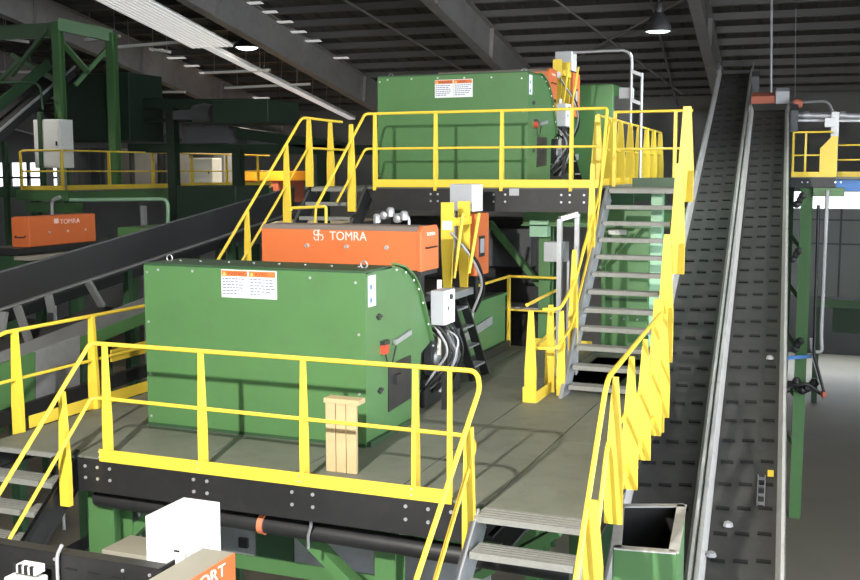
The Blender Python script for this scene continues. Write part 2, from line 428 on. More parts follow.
# left handrail of the front stairs (near white post) and right handrail
rx0, rx1 = P(607, 379, z=RZ), P(661, 313, z=RZ)
rb = P(574, 590, x=rx0.x)
dirR = (rx1-rx0).normalized()
def onR(t, z): return V((rx0.x+(rx1.x-rx0.x)*t, rx0.y+(rx1.y-rx0.y)*t, z))
postsR = []
for t_ in (.04, .28, .53, .78, 1.0):
    q = onR(t_, -.1); postsR.append((q.x+.045, q.y, -.12, 1.06, dirR, dict(wt=.045, wb=.145, th=.03)))
q = V((rx0.x+.05, 7.25, -.45)); postsR.append((q.x, q.y, q.z, .30, Y, dict(wt=.05, wb=.15, th=.03)))
slp = (rb-rx0).normalized()
railing('yellow railing beside the twin inclined belts, bending down along the ribbed stairs',
    [[rx1+V((0, .02, 0)), rx0, rb]],
    [[onR(1, .55), onR(.02, .55), P(590, 596, x=rx0.x)]],
    postsR, [(onR(.05, .0)+V((.03, 0, 0)), onR(.98, .0)+V((.03, 0, 0)), .1)], rad=.2)
# left edge railing of the deck
lx = -7.86
railing('yellow guard railing along the far left edge of the lower platform beside the dark conveyor',
    [[P(-40, 372, x=lx), (lx, 8.05, 1.05), (lx, 11.6, 1.05)]],
    [[P(-40, 428, x=lx), (lx, 7.95, .55), (lx, 11.6, .55)]],
    [(lx, y, -.12, 1.05, Y, dict(wt=.06, wb=.13)) for y in (8.25, 9.42, 10.6, 11.55)],
    [((lx, 8.4, 0), (lx, 11.6, 0), .13)])
# handrails of the front-left stairs
railing('yellow handrail slanting down beside the black bolted stringer of the stairs',
    [[(-6.42, fy, RZ), (-6.52, fy-.02, RZ), P(-20, 525, x=-6.62)]],
    [[(-6.42, fy, .555), (-6.52, fy-.03, .555), P(-20, 590, x=-6.62)]],
    [(-6.62, 7.50, -.41, .66, Y, dict(wt=.03, wb=.10, th=.06))], [], name='stair_handrail', rad=.3)

# ================================================================== UPPER PLATFORM
PZ = 2.43; UY = 14.2
up = thing('work_platform', 'upper steel work platform on green columns carrying the far sorter', 'platform', (-5, 17, GROUND))
for i, (x0, x1) in enumerate(((-7.75, -6.6), (-6.6, -5.5), (-5.5, -4.4), (-4.4, -3.2))):
    for (y0, y1) in ((14.22, 17.3), (17.3, 20.6)):
        d = MB(); d.box(x0+.006, y0, PZ-.03, x1-.006, y1-.01, PZ); d.build('deck_plate', 'deck', up)
d = MB(); d.box(-3.19, 14.2, PZ-.03, -2.14, 15.55, PZ); d.build('deck_plate', 'deck', up)
e = MB(); e.box(-6.6, UY-.02, PZ-.34, -3.1, UY, PZ-.02); e.box(-6.6, UY, PZ-.34, -3.1, UY+.07, PZ-.32); e.build('edge_channel', 'black_steel', up)
bp = []
for x in (-5.66, -5.55, -4.70, -4.53, -3.72, -3.6, -3.4):
    bp += [(x, UY-.025, PZ-.10), (x, UY-.025, PZ-.20)]
bolts(bp, .016, 'y', up)
t = MB(); q = P(514, 192, y=UY-.03); t.box(q.x-.07, UY-.03, q.z-.05, q.x+.07, UY-.02, q.z+.05); t.build('junction_plate', 'grey_box', up)
e = MB(); e.ibeam((-4.6, 15.3, PZ-.45), (-2.2, 15.3, PZ-.45), .2, .28); e.build('crossbeam', 'green', up)
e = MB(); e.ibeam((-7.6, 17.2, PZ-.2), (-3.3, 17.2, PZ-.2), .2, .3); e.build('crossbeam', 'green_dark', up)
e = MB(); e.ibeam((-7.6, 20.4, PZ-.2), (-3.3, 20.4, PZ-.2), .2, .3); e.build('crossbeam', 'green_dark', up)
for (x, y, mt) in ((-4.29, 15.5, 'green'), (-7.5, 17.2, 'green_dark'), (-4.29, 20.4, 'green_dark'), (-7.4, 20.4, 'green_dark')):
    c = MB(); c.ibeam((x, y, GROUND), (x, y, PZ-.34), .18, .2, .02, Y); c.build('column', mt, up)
c = MB(); c.ibeam((-2.46, 14.55, .0), (-2.46, 14.55, PZ-.05), .15, .16, .015, Y); c.build('column', 'green_pale', up)
c = MB(); c.bar(P(489, 222, y=15.7), P(540, 285, y=15.7), .08, .14, Y); c.build('brace', 'green', up)
c = MB(); c.bar(P(645, 222, y=15.3), P(600, 268, y=15.3), .05, .09, Y); c.build('brace', 'green', up)
c = MB(); c.box(-4.47, 15.2, PZ-.75, -4.2, 15.42, PZ-.5); c.build('gusset_plate', 'green_pale', up)
d = MB(); d.box(-3.0, 15.50, PZ, -2.30, 15.52, PZ+.13); d.build('kick_plate', 'green_dark', up)

# railing along its front and into the right stairs' left handrail
uzr = PZ+RZ
LX, RX = -3.07, -2.13
railing('yellow guard railing along the front edge of the upper platform before the far sorter',
    [[(-6.56, UY, uzr), (-3.2, UY, uzr)]], [[(-6.56, UY, PZ+.56), (-3.2, UY, PZ+.56)]],
    [(x, UY, PZ-.05, uzr, X, dict(wt=.045, wb=.10, th=.04)) for x in (-6.55, -5.59, -4.59, -3.59)],
    [((-6.56, UY-.03, PZ), (-3.15, UY-.03, PZ), .11)])
def sy(y, x): return V((x, y, PZ+(y-14.12)*(.2082/.19)))
# main stairs to the upper platform
st2 = stairs('grey open tread stairs climbing from the lower platform to the upper platform', LX, RX, (14.12, PZ-.02), 11, .2082, .19, smat='galv', tdeep=.22)
# left handrail with loop end turning back along a short enclosure
pL = [(-3.2, UY, uzr), (-3.1, UY-.02, uzr), P(600, 190, x=LX-.03)+V((0, -.0, 0)), P(574, 285, x=LX-.03), P(560, 309, x=LX-.03), P(543, 309.5, y=P(560, 309, x=LX-.03).y)]
pM = [P(609, 125, x=LX-.03), P(596, 225, x=LX-.03), P(572, 325, x=LX-.03), P(557, 349, x=LX-.03), P(532, 348, y=P(557, 349, x=LX-.03).y)]
hl = railing('yellow handrail on the left flank of the open tread stairs, looping back at its foot',
    [pL], [pM],
    [(LX-.05, 13.45, 1.55, 2.75, Y, dict(wt=.045, wb=.10, th=.03)), (LX-.05, 12.55, .45, 1.70, Y, dict(wt=.045, wb=.12, th=.03)), (LX-.05, 11.98, -.02, 1.02, Y, dict(wt=.05, wb=.10, th=.03))],
    [], name='stair_handrail', rad=.16)
# right handrail
pR = [P(690, 109, x=RX), P(669, 258, x=RX), P(661.5, 312, x=RX+.08)]
pRm = [P(684, 165, x=RX), P(663, 318, x=RX)]
railing('yellow handrail with wide plate posts between the open tread stairs and the inclined belts',
    [pR], [pRm],
    [(RX+.08, 14.25, 2.25, uzr+.0, Y, dict(wt=.10, wb=.20, th=.05)), (RX+.1, 13.55, 1.35, 2.75, Y, dict(wt=.08, wb=.18, th=.05)), (RX+.1, 12.75, .35, 1.9, Y, dict(wt=.08, wb=.18, th=.05)), (RX+.12, 12.05, -.35, 1.2, Y, dict(wt=.08, wb=.2, th=.05))],
    [], name='stair_handrail')
# landing back railing and the long railing behind it
railing('yellow railing across the back of the landing above the open tread stairs',
    [[(-3.3, 15.55, PZ+1.09), (-2.16, 15.55, PZ+1.09)]], [[(-3.3, 15.55, PZ+.55), (-2.16, 15.55, PZ+.55)]],
    [(-2.40, 15.55, PZ-.02, PZ+1.09, X, dict(wt=.04, wb=.07)), (-3.28, 15.55, PZ, PZ+1.09, X, dict(wt=.04, wb=.07))], [])
ya, yb = V((-3.62, 15.9, uzr)), V((-3.95, 23.5, uzr))
dd = (yb-ya)
railing('long yellow railing running back behind the landing of the upper platform',
    [[ya, yb]], [[ya-V((0, 0, .5)), yb-V((0, 0, .5))]],
    [(ya.x+dd.x*k/7, ya.y+dd.y*k/7, PZ, uzr, dd, dict(wt=.07, wb=.17, th=.05)) for k in range(8)],
    [(ya-V((0, 0, RZ)), yb-V((0, 0, RZ)), .11)])
w_ = MB(); w_.box(-3.95, 20.6, PZ-.2, -3.2, 24, PZ-.0); tag(w_.build('catwalk', 'black_steel'), 'narrow dark catwalk under the long railing behind the landing', 'catwalk')
# low enclosure railing beside the stair foot
ea, eb = V((-3.36, 11.45, 0)), V((-3.52, 13.6, 0))
railing('short yellow railing with two plate posts and toe board beside the galvanised stand',
    [[P(527, 305, z=1.07), P(559, 289, z=1.07)]], [[P(533, 349, z=.55), P(556, 327, z=.55)]],
    [(-3.37, 11.55, 0, 1.06, Y, dict(wt=.05, wb=.13, th=.05)), (-3.3, 12.15, 0, 1.06, Y, dict(wt=.05, wb=.12, th=.05))],
    [((-3.44, 11.48, 0), (-3.28, 11.48, 0), .18), ((-3.28, 11.5, 0), (-3.28, 12.6, 0), .13)])
# back railing of deck
railing('thin yellow railing at the rear end of the lower deck aisle',
    [[(-4.79, 13.7, RZ), (-4.79, 15.2, RZ), (-4.0, 15.2, RZ)]], [[(-4.79, 15.2, .56), (-4.0, 15.2, .56)]],
    [(-4.79, 15.2, 0, RZ, X, dict(wt=.04, wb=.06))], [((-4.5, 15.22, 0), (-3.5, 15.22, 0), .14)], rad=.03)
# galvanised frame with grey box beside stairs
gf = thing('conduit_stand', 'galvanised upright pipe stand holding conduits beside the stair foot', 'frame', (-3.3, 13.2, 0))
t = MB(); a = P(560, 219, y=13.2); t.box(a.x-.03, 13.17, 0, a.x+.03, 13.23, a.z); t.build('upright', 'galv', gf)
b = P(577, 214, y=13.4); t = MB(); t.box(b.x-.03, 13.4, 0, b.x+.03, 13.46, b.z); t.build('upright', 'galv', gf)
t = MB(); t.bar(a, b, .06, .06); t.build('top_bar', 'galv', gf)
for k in range(3):
    t = MB(); t.tube([(a.x+.09+k*.06, 13.3, 0), (a.x+.09+k*.06, 13.3, a.z-.55+.1*k)], .018, 8); t.build('conduit', 'hose_grey', gf)
gb = MB(); q = P(552, 251, y=13.5); gb.box(q.x-.1, 13.45, q.z-.14, q.x+.18, 13.7, q.z+.12); tag(gb.build('junction_box', 'grey_box', None, .008), 'plain grey junction box on the green column behind the galvanised stand', 'electrical box')

# ================================================================== stairs on the left up to upper platform
S3 = (-7.62, -6.72)
stairs('dark steel stairs climbing behind the orange sensor housing to the upper platform', S3[0], S3[1], (14.15, PZ-.02), 11, .2082, .2, smat='black_steel', tdeep=.2)
def s3(px, py, x): return P(px, py, x=x)
railing('yellow handrail rising on the far flank of the dark stairs behind the orange housing',
    [[P(205, 282, x=S3[0]), P(302, 117.5, x=S3[0]), P(342, 122, y=15.2)]], [[P(238, 268, x=S3[0]), P(308, 148, x=S3[0]), P(345, 150, y=15.2)]],
    [(S3[0], y, PZ+(y-14.15)*1.041+.05 if y < 14.1 else PZ, PZ+(min(y, 13.93)-13.93)*.84+1.02, Y, dict(wt=.05, wb=.12, th=.04)) for y in (12.35, 13.45, 14.15, 14.85)], [], name='stair_handrail', rad=.1)
railing('yellow handrail on the near flank of the dark stairs joining the upper front railing',
    [[(-6.56, UY, uzr), (-6.70, UY-.02, uzr), P(316, 207, x=S3[1])]], [[(-6.56, UY, PZ+.56), (-6.70, UY-.02, PZ+.56), P(337, 202, x=S3[1])]],
    [(S3[1], 13.75, PZ-.35, PZ+.9, Y, dict(wt=.05, wb=.12, th=.04))], [], name='stair_handrail', rad=.25)
railing('small yellow stub railing behind the top of the orange sensor housing',
    [[P(291, 211, y=12.4), P(291, 208, y=12.4), P(326, 206.5, y=12.4), P(326, 224, y=12.4)]], [[P(316, 207, y=12.4), P(315, 224, y=12.4)]], [], [], rad=.03)

# ================================================================== SORTER MACHINE
def sorter(O, tier):
    O = V(O)
    def p(x, y, z): return V((x, y, z))+O
    HX0, HX1 = -6.80, -4.26
    # ---- hood
    h = thing('ejection_hood', 'big green sheet metal hood with curved back on the %s platform' % tier, 'machine hood', p(-5.5, 9.8, 0))
    O.z += 0 if tier == 'lower' else .05
    prof = [(9.0, 0.02), (9.0, 1.68), (9.66, 1.71), (9.9, 1.66), (10.11, 1.56), (10.25, 1.45), (10.36, 1.3), (10.5, 1.05), (10.64, .78), (10.38, .70), (10.32, .02)]
    m = MB(); m.prism([p(HX0+.015, y, z) for y, z in prof], (0, 0, 0), (HX1-HX0-.03, 0, 0)); m.build('shell', 'green', h)
    for x in (HX0, HX1-.015):
        m = MB(); m.prism([p(x, y, z) for y, z in prof], (0, 0, 0), (.015, 0, 0)); m.build('side_panel', 'green', h)
    m = MB(); m.box(*p(HX0, 8.985, .02), *p(HX1, 9.0, 1.69)); m.build('front_panel', 'green', h)
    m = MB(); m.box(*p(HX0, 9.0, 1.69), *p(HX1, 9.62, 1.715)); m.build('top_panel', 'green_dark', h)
    # rolled back rim along curved edge
    rim = [(9.66, 1.73), (9.9, 1.68), (10.11, 1.58), (10.25, 1.47), (10.37, 1.31), (10.52, 1.06), (10.66, .8)]
    for i in range(len(rim)-1):
        m = MB(); a, b = p(HX1+.005, *rim[i]), p(HX1+.005, *rim[i+1]); m.bar(a, b, .07, .02); m.build('rim_strip', 'green', h)
    bolts([p(HX1+.03, y, z-.06) for y, z in rim], .013, 'x', h)
    bolts([p(x, 8.985, z) for x, z in ((-6.76, 1.62), (-6.62, 1.65), (-6.2, 1.65), (-5.75, 1.65), (-5.3, 1.64), (-4.85, 1.63), (-4.36, 1.6), (-6.76, 1.1), (-4.33, 1.1), (-6.76, .55), (-4.33, .52), (-6.76, .1))], .015, 'y', h)
    bolts([p(x, 9.35, 1.715) for x in (-6.6, -6.35, -6.0, -5.7, -5.4, -5.1, -4.8, -4.5)], .014, 'z', h, 'galv')
    m = MB(); m.tube([p(-6.70+.035*cos(a), 9.3, 1.745+.035*sin(a)) for a in [k*pi/6 for k in range(12)]], .006, 6, True); m.build('lifting_eye', 'galv', h)
    m = MB(); m.tube([p(-4.42+.035*cos(a), 9.3, 1.745+.035*sin(a)) for a in [k*pi/6 for k in range(12)]], .008, 6, True); m.build('lifting_eye', 'galv', h)
    # warning labels
    for (lx0, word, w_) in ((-5.875, 'WARNING', .24), (-5.555, 'AVISO', .16)):
        k = lx0+(.02 if tier == 'lower' else .02)
        sx, sz = (k, 1.46) if tier == 'lower' else (k+.06, 1.40)
        m = MB(); m.box(*p(sx, 8.979, sz-.06), *p(sx+.315, 8.985, sz+.22)); l = m.build('warning_label', 'label_white', h)
        l['label'] = 'white warning label with orange header'
        m = MB(); m.box(*p(sx+.006, 8.976, sz+.155), *p(sx+.304, 8.979, sz+.212)); m.build('label_header', 'label_orange', l)
        text(word, 'header_lettering', 'header_text', l, p(sx+.07, 8.9755, sz+.165), X, Z, (w_*.92, .036), .0008)
        m = MB(); m.prism([p(sx+.018, 8.975, sz+.163), p(sx+.058, 8.975, sz+.163), p(sx+.038, 8.975, sz+.203)], (0, 0, 0), (0, .001, 0)); m.build('hazard_triangle', 'label_yellow', l)
        for r_ in range(6):
            ln = (.27, .24, .26, .28, .25, .16)[r_]*random.uniform(.9, 1.0)
            m = MB(); z = sz+.130-r_*.030
            x = sx+.015
            while x < sx+ln:
                wl = random.uniform(.018, .05); m.box(*p(x, 8.9765, z-.007), *p(min(x+wl, sx+.295), 8.979, z+.006)); x += wl+.009
            m.build('label_print', 'label_text', l)
    # side label, latches, black door plate, alarm
    m = MB(); m.box(*p(HX1, 9.05, 1.36), *p(HX1+.003, 9.22, 1.66)); l = m.build('pictogram_label', 'label_white', h)
    for z in (1.42, 1.55):
        m = MB(); m.lathe(p(HX1+.003, 9.11, z), [(.028, 0), (.028, .002)], 12, 'x'); m.build('pictogram', 'label_blue', l)
    for (y, z) in ((9.28, 1.24), (9.30, .5)):
        m = MB(); m.box(*p(HX1, y-.05, z-.012), *p(HX1+.025, y+.05, z+.015)); m.box(*p(HX1, y-.02, z-.03), *p(HX1+.02, y+.02, z+.03)); m.build('latch', 'black_steel', h)
    m = MB(); m.prism([p(HX1, *P(*k, x=HX1)[1:]) for k in ((388, 412), (410, 398), (410, 355), (388, 365))], (0, 0, 0), (.012, 0, 0)); dr = m.build('access_plate', 'black_steel', h)
    m = MB(); m.box(*p(HX1+.012, 9.62, .50), *p(HX1+.05, 9.74, .60)); m.build('door_handle', 'black_steel', dr)
    m = MB(); m.box(*p(HX1, 9.33, .86), *p(HX1+.05, 9.42, .95)); m.build('safety_switch', 'red', h)
    m = MB(); m.box(*p(HX1, 9.32, .95), *p(HX1+.05, 9.45, .99)); m.build('switch_cap', 'black_steel', h)
    m = MB(); m.tube(rpath([p(HX1+.03, 9.38, .86), p(HX1+.05, 9.40, .72), p(HX1+.05, 9.5, .74), p(HX1+.04, 9.62, .9)], .06), .009, 6); m.build('switch_cable', 'rubber', h)
    m = MB(); m.bar(p(HX1+.02, 9.62, .93), p(HX1+.02, 10.05, .98), .03, .05); m.build('hinge_rod', 'galv', h)
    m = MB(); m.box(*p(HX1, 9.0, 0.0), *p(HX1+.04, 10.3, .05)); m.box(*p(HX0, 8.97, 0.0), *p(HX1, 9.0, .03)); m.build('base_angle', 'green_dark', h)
    O.z -= 0 if tier == 'lower' else .05
    # ---- acceleration belt unit behind
    f = thing('feed_conveyor', 'green sided feed conveyor with black base running behind the hood on the %s platform' % tier, 'conveyor', p(-5.6, 13, 0))
    FX0, FX1 = -6.6, -4.78; FY1 = 15.0 if tier == 'lower' else 13.6
    m = MB(); m.box(*p(FX0, 10.7, .78), *p(FX1-.05, FY1, .84)); m.build('belt', 'belt', f)
    m = MB(); m.box(*p(FX1-.04, 12.0, .12), *p(FX1, FY1, .80)); m.build('side_panel', 'green', f)
    m = MB(); m.box(*p(FX1-.04, 10.7, .12), *p(FX1, 12.0, .95)); m.build('side_panel', 'black_steel', f)
    m = MB(); m.box(*p(FX0, 10.7, .12), *p(FX0+.04, FY1, .95)); m.build('side_panel', 'green', f)
    m = MB(); m.bar(p(FX1+.02, 13.0, .42), p(FX1+.02, 14.3, .52), .02, .12); m.build('guard_strip', 'galv', f)
    m = MB(); m.box(*p(FX1, 13.3, .62), *p(FX1+.005, 13.55, .72)); m.build('rating_plate', 'label_white', f)
    m = MB(); m.bar(p(FX1-.02, 12.0, .83), p(FX1-.02, FY1, .83), .1, .04); m.build('top_flange', 'green', f)
    m = MB(); m.box(*p(FX1-.12, 10.65, 0.0), *p(FX1+.08, FY1, .12)); m.build('base_channel', 'black_steel', f)
    m = MB(); m.box(*p(FX0-.02, 10.65, 0.0), *p(FX0+.12, FY1, .12)); m.build('base_channel', 'black_steel', f)
    m = MB(); m.box(*p(FX0+.1, 11.4, 1.05), *p(FX1-.05, FY1-1.0, 1.12)); m.build('belt_cover', 'black_steel', f)
    # ---- orange sensor housing
    BY0, BY1, BX0, BX1, BZ0, BZ1 = 10.8, 11.32, -6.47, -4.44, 1.55, 2.035
    keepO = O.copy(); O.z -= .0 if tier == 'lower' else .07
    s = thing('sensor_housing', 'long orange sensor housing with white lettering above the hood on the %s platform' % tier, 'sensor housing', p(-5.4, 11, 1.55))
    pf = [(BY0, BZ0), (BY0, BZ1-.045), (BY0+.05, BZ1), (BY1-.05, BZ1), (BY1, BZ1-.05), (BY1, BZ0)]
    m = MB(); m.prism([p(BX0, y, z) for y, z in pf], (0, 0, 0), (BX1-BX0-.03, 0, 0)); m.build('body', 'orange', s, .006)
    m = MB(); m.prism([p(BX1-.03, y, z) for y, z in [(BY0-.01, BZ0-.01), (BY0-.01, BZ1-.05), (BY0+.045, BZ1+.01), (BY1-.045, BZ1+.01), (BY1+.01, BZ1-.05), (BY1+.01, BZ0-.01)]], (0, 0, 0), (.045, 0, 0)); m.build('end_cap', 'orange', s, .006)
    m = MB(); m.prism([p(BX0+.002, BY0-.004, BZ1-.045), p(BX0+.002, BY0+.05, BZ1+.004), p(BX0+.002, BY1-.05, BZ1+.004), p(BX0+.002, BY1-.05, BZ1-.01), p(BX0+.002, BY0+.05, BZ1-.01), p(BX0+.002, BY0+.004, BZ1-.05)], (0, 0, 0), (BX1-BX0-.035, 0, 0)); m.build('dust_cover', 'dust', s)
    for x in (-5.86, -5.35, -4.85):
        m = MB(); m.lathe(p(x, BY0-.0, 1.80), [(.022, -.03), (.028, 0)], 10, 'y'); lt = m.build('quarter_latch', 'bolt', s)
    t0 = P(330, 240, y=BY0-.004) if tier == 'lower' else p(-5.67, BY0-.004, 1.88)
    t0 = p(-5.565, BY0-.003, 1.872)
    text('TOMRA', 'lettering', 'logo', s, t0, X, Z, (.47, .10), .002)
    # emblem: square of four petals with cut curves
    ex, ez, es = -5.775, 1.86, .13
    m = MB()
    for (cx, cz, a0, a1) in ((.25, .72, 0, 2*pi), (.72, .75, .6*pi, 1.6*pi), (.28, .27, .9*pi, 2.4*pi), (.74, .28, -.5*pi, .6*pi)):
        pts = [p(ex+es*(cx+.22*cos(a0+(a1-a0)*k/12)), BY0-.004, ez+es*(cz+.22*sin(a0+(a1-a0)*k/12))) for k in range(13)]
        m.tube(pts, .006, 5)
    m.bar(p(ex+es*.5, BY0-.004, ez), p(ex+es*.5, BY0-.004, ez+es), .006, .014, Y); m.bar(p(ex+es*.1, BY0-.004, ez+es*.5), p(ex+es*.95, BY0-.004, ez+es*.55), .006, .012, Y)
    m.build('emblem', 'logo', s)
    text('TOMRA', 'end_lettering', 'logo_white', s, p(BX1+.0155, BY0+.16, 1.93), Y, Z, (.26, .04), .002)
    m = MB(); m.tube(rpath([p(BX1+.02, BY0+.12, 1.80), p(BX1+.05, BY0+.12, 1.80), p(BX1+.05, BY0+.4, 1.80), p(BX1+.02, BY0+.4, 1.80)], .02), .009, 6); m.build('grab_handle', 'black_steel', s)
    for x in (BX0+.15, BX1-.2):
        m = MB(); m.box(*p(x, BY0+.1, 1.0), *p(x+.08, BY1-.1, BZ0)); m.build('support_leg', 'black_steel', s)
    m = MB(); m.box(*p(BX0+.0, BY0+.02, BZ0-.06), *p(BX1+.0, BY1, BZ0)); m.build('lamp_bar', 'black_steel', s)
    O.z = keepO.z
    # ---- valve fittings on top
    v = thing('valve_cluster', 'small cluster of metal pipe fittings behind the orange housing on the %s platform' % tier, 'valve', p(-5.25, 11.8, 1.6))
    for k in range(5):
        c = p(-5.4+.09*k, 11.75+.03*(k % 2), (2.08 if tier == 'lower' else 1.80)+.04*(k % 3)); m = MB(); m.lathe(c, [(.02, -.06), (.05, -.05), (.05, .04), (.03, .06)], 10, 'y' if k % 2 else 'z'); m.build('fitting', 'galv', v)
    m = MB(); m.tube(rpath([p(-5.45, 11.8, 1.12), p(-5.45, 11.8, 2.1 if tier == 'lower' else 1.8), p(-5.0, 11.8, 2.14 if tier == 'lower' else 1.84), p(-4.98, 11.8, 1.12)], .08), .02, 8); m.build('pipe', 'galv', v)
    # ---- upright orange cabinet
    c = thing('operator_cabinet', 'upright orange cabinet with small screen beside the feed conveyor on the %s platform' % tier, 'cabinet', p(-4.6, 13.1, 1.0))
    m = MB(); m.box(*p(-4.86, 13.1, 1.27), *p(-4.58, 13.62, 2.10)); m.build('body', 'orange', c, .015)
    m = MB(); m.box(*p(-4.58, 13.2, 1.52), *p(-4.57, 13.42, 1.80)); k = m.build('screen_frame', 'black_steel', c)
    m = MB(); m.box(*p(-4.57, 13.23, 1.57), *p(-4.566, 13.39, 1.76)); m.build('screen', 'grey_box', k)
    m = MB(); m.box(*p(-4.78, 13.3, .8), *p(-4.66, 13.42, 1.27)); m.build('stand', 'black_steel', c)
    m = MB(); m.tube([p(-4.66, 13.4, 2.1), p(-4.66, 13.4, 2.2)], .02, 8); m.build('knob', 'black_steel', c)
    # ---- white cabinet
    c = thing('control_cabinet', 'pale grey control cabinet above the orange cabinet on the %s platform' % tier, 'cabinet', p(-4.7, 13.0, 1.8))
    a = p(-4.92, 13.0, 2.13)
    m = MB(); m.box(*a, *(a+V((.31, .40, .36)))); m.build('body', 'grey_box', c, .008)
    m = MB(); m.box(a.x+.31, a.y+.01, a.z-.0, a.x+.325, a.y+.39, a.z+.35); m.build('door', 'white_paint', c)
    m = MB(); m.box(a.x+.02, a.y+.1, a.z-1.0, a.x+.07, a.y+.15, a.z); m.build('stand', 'galv', c)
    # ---- grey control box on post by the hood
    c = thing('switch_box', 'small light grey switch box on a post beside the hood on the %s platform' % tier, 'electrical box', p(-4.15, 10.75, 0))
    m = MB(); m.box(*p(-4.235, 10.6, .98), *p(-4.08, 10.92, 1.36)); m.build('body', 'grey_box', c, .006)
    m = MB(); m.box(*p(-4.08, 10.605, .985), *p(-4.07, 10.915, 1.355)); d_ = m.build('door', 'white_paint', c)
    m = MB(); m.lathe(p(-4.07, 10.78, 1.28), [(.03, 0), (.03, .02), (.012, .03)], 10, 'x'); m.build('dial', 'black_steel', d_)
    m = MB(); m.box(*p(-4.07, 10.70, 1.14), *p(-4.062, 10.72, 1.18)); m.build('lock', 'black_steel', d_)
    m = MB(); m.box(*p(-4.18, 10.78, 0), *p(-4.13, 10.83, .98)); m.build('post', 'black_steel', c)
    m = MB(); m.box(*p(-4.26, 10.86, .6), *p(-4.22, 10.9, 1.45)); m.build('cable_duct', 'white_paint', c)
    # ---- step ladder
    l = thing('step_ladder', 'black steel step ladder leaning on the feed conveyor of the %s platform' % tier, 'ladder', p(-4.45, 12.65, 0))
    for y in (12.40, 12.86):
        m = MB(); m.bar(p(-4.36, y, .01), p(-4.80, y, 1.35), .035, .11, X); m.build('stringer', 'black_steel', l)
    for k in range(5):
        x, z = -4.36-.44*(k+.7)/5.6, .01+1.34*(k+.7)/5.6
        m = MB(); m.box(*p(x-.09, 12.42, z-.012), *p(x+.05, 12.84, z+.012)); m.build('tread', 'galv', l)
    # ---- yellow ladder grab rails
    y_ = thing('ladder_gate', 'yellow plate posts and slanted grab bars above the %s platform step ladder' % tier, 'railing', p(-4.8, 12.6, 1.12))
    for (px, y) in ((447.5, 12.30), (464, 12.86)):
        x = P(px, 250, y=y).x
        m = MB(); m.prism([p(x-.05, y, 1.15), p(x+.05, y, 1.15), p(x+.08, y, 1.75), p(x+.08, y, 2.27), p(x-.08, y, 2.27), p(x-.08, y, 1.75)], (0, -.02, 0), (0, .02, 0)); m.build('post', 'yellow', y_)
    xg = P(447.5, 250, y=12.3).x
    m = MB(); m.box(*p(xg+.08, 12.30, 1.98), *p(xg+.12, 12.86, 2.08)); m.build('cross_plate', 'yellow', y_)
    for (pa, pb, y) in (((454, 278), (463, 213), 12.24), ((469, 273), (479, 213), 12.5)):
        a, b = P(*pa, y=y), P(*pb, y=y); m = MB(); m.tube([p(*a), p(*b)], .022, 8); m.build('grab_bar', 'yellow', y_)
    m = MB(); m.box(*p(xg-.06, 12.275, 1.93), *p(xg+.07, 12.28, 2.04)); m.build('notice_plate', 'label_white', y_)
    m = MB(); m.box(*p(xg-.25, 12.2, 1.05), *p(xg+.1, 13.0, 1.14)); m.build('step_plate', 'galv', y_)
    # ---- hose bundle
    hb = thing('hose_bundle', 'tangle of black and grey hoses and cables beside the hood on the %s platform' % tier, 'hoses', p(-4.3, 10.9, 0))
    rnd = random.Random(5)
    for k in range(11):
        y0 = 10.72+.06*k; pts = [p(-4.28-.02*(k % 3), y0-.05, .95+rnd.uniform(-.1, .2))]
        pts.append(p(-4.12+rnd.uniform(-.08, .1), y0+rnd.uniform(-.1, .1), .72+rnd.uniform(-.15, .1)))
        pts.append(p(-4.2+rnd.uniform(-.1, .1), y0+rnd.uniform(-.15, .15), .42+rnd.uniform(-.12, .12)))
        pts.append(p(-4.35+rnd.uniform(-.1, .1), y0+rnd.uniform(-.1, .25), .16))
        m = MB(); m.tube(rpath(pts, .2, 6), .014 if k % 3 else .02, 8); m.build('hose', ('rubber', 'hose_grey', 'black_steel', 'rubber', 'galv')[k % 5], hb)
    m = MB(); m.tube(rpath([p(-4.6, 12.2, 1.9), p(-4.45, 12.5, 1.6), p(-4.4, 12.9, 1.2), p(-4.6, 13.0, .8)], .3, 6), .018, 8); m.build('hose', 'hose_grey', hb)
    m = MB(); m.tube(rpath([p(-4.55, 12.3, 1.8), p(-4.4, 12.7, 1.5), p(-4.42, 13.0, 1.1), p(-4.6, 13.1, .8)], .3, 6), .02, 8); m.build('hose', 'rubber', hb)
    m = MB()
    for k in range(4): m.lathe(p(-4.45, 10.98+.2*k, .55), [(.09, 0), (.09, .14), (.06, .16)], 14, 'x')
    m.build('regulators', 'galv', hb)
    vb = MB(); vb.box(*p(-4.70, 10.75, .0), *p(-4.36, 11.9, .34)); vb = tag(vb.build('compressor_block', 'black_steel', None, .02), 'dark steel valve block on the deck beside the hood on the %s platform' % tier, 'machine part')
    for k in range(5):
        m = MB(); m.box(*p(-4.42, 10.85+.2*k, .36), *p(-4.32, 10.98+.2*k, .78)); tag(m.build('valve_block', 'galv' if k % 2 else 'screen', None, .01), 'small metal air valve in the row behind the hood on the %s platform' % tier, 'valve', 'air valves on the %s platform' % tier)

sorter((0, 0, 0), 'lower')
sorter((-.43, 6.8, PZ), 'upper')

# dark bunker and belt chute below the upper platform
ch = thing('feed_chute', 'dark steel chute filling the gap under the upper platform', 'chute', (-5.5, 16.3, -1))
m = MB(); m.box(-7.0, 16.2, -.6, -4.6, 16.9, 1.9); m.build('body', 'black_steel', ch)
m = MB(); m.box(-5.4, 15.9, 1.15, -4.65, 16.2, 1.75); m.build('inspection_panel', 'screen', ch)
m = MB(); m.box(-5.6, 15.6, .5, -4.4, 16.18, .55); m.build('ledge', 'galv', ch)
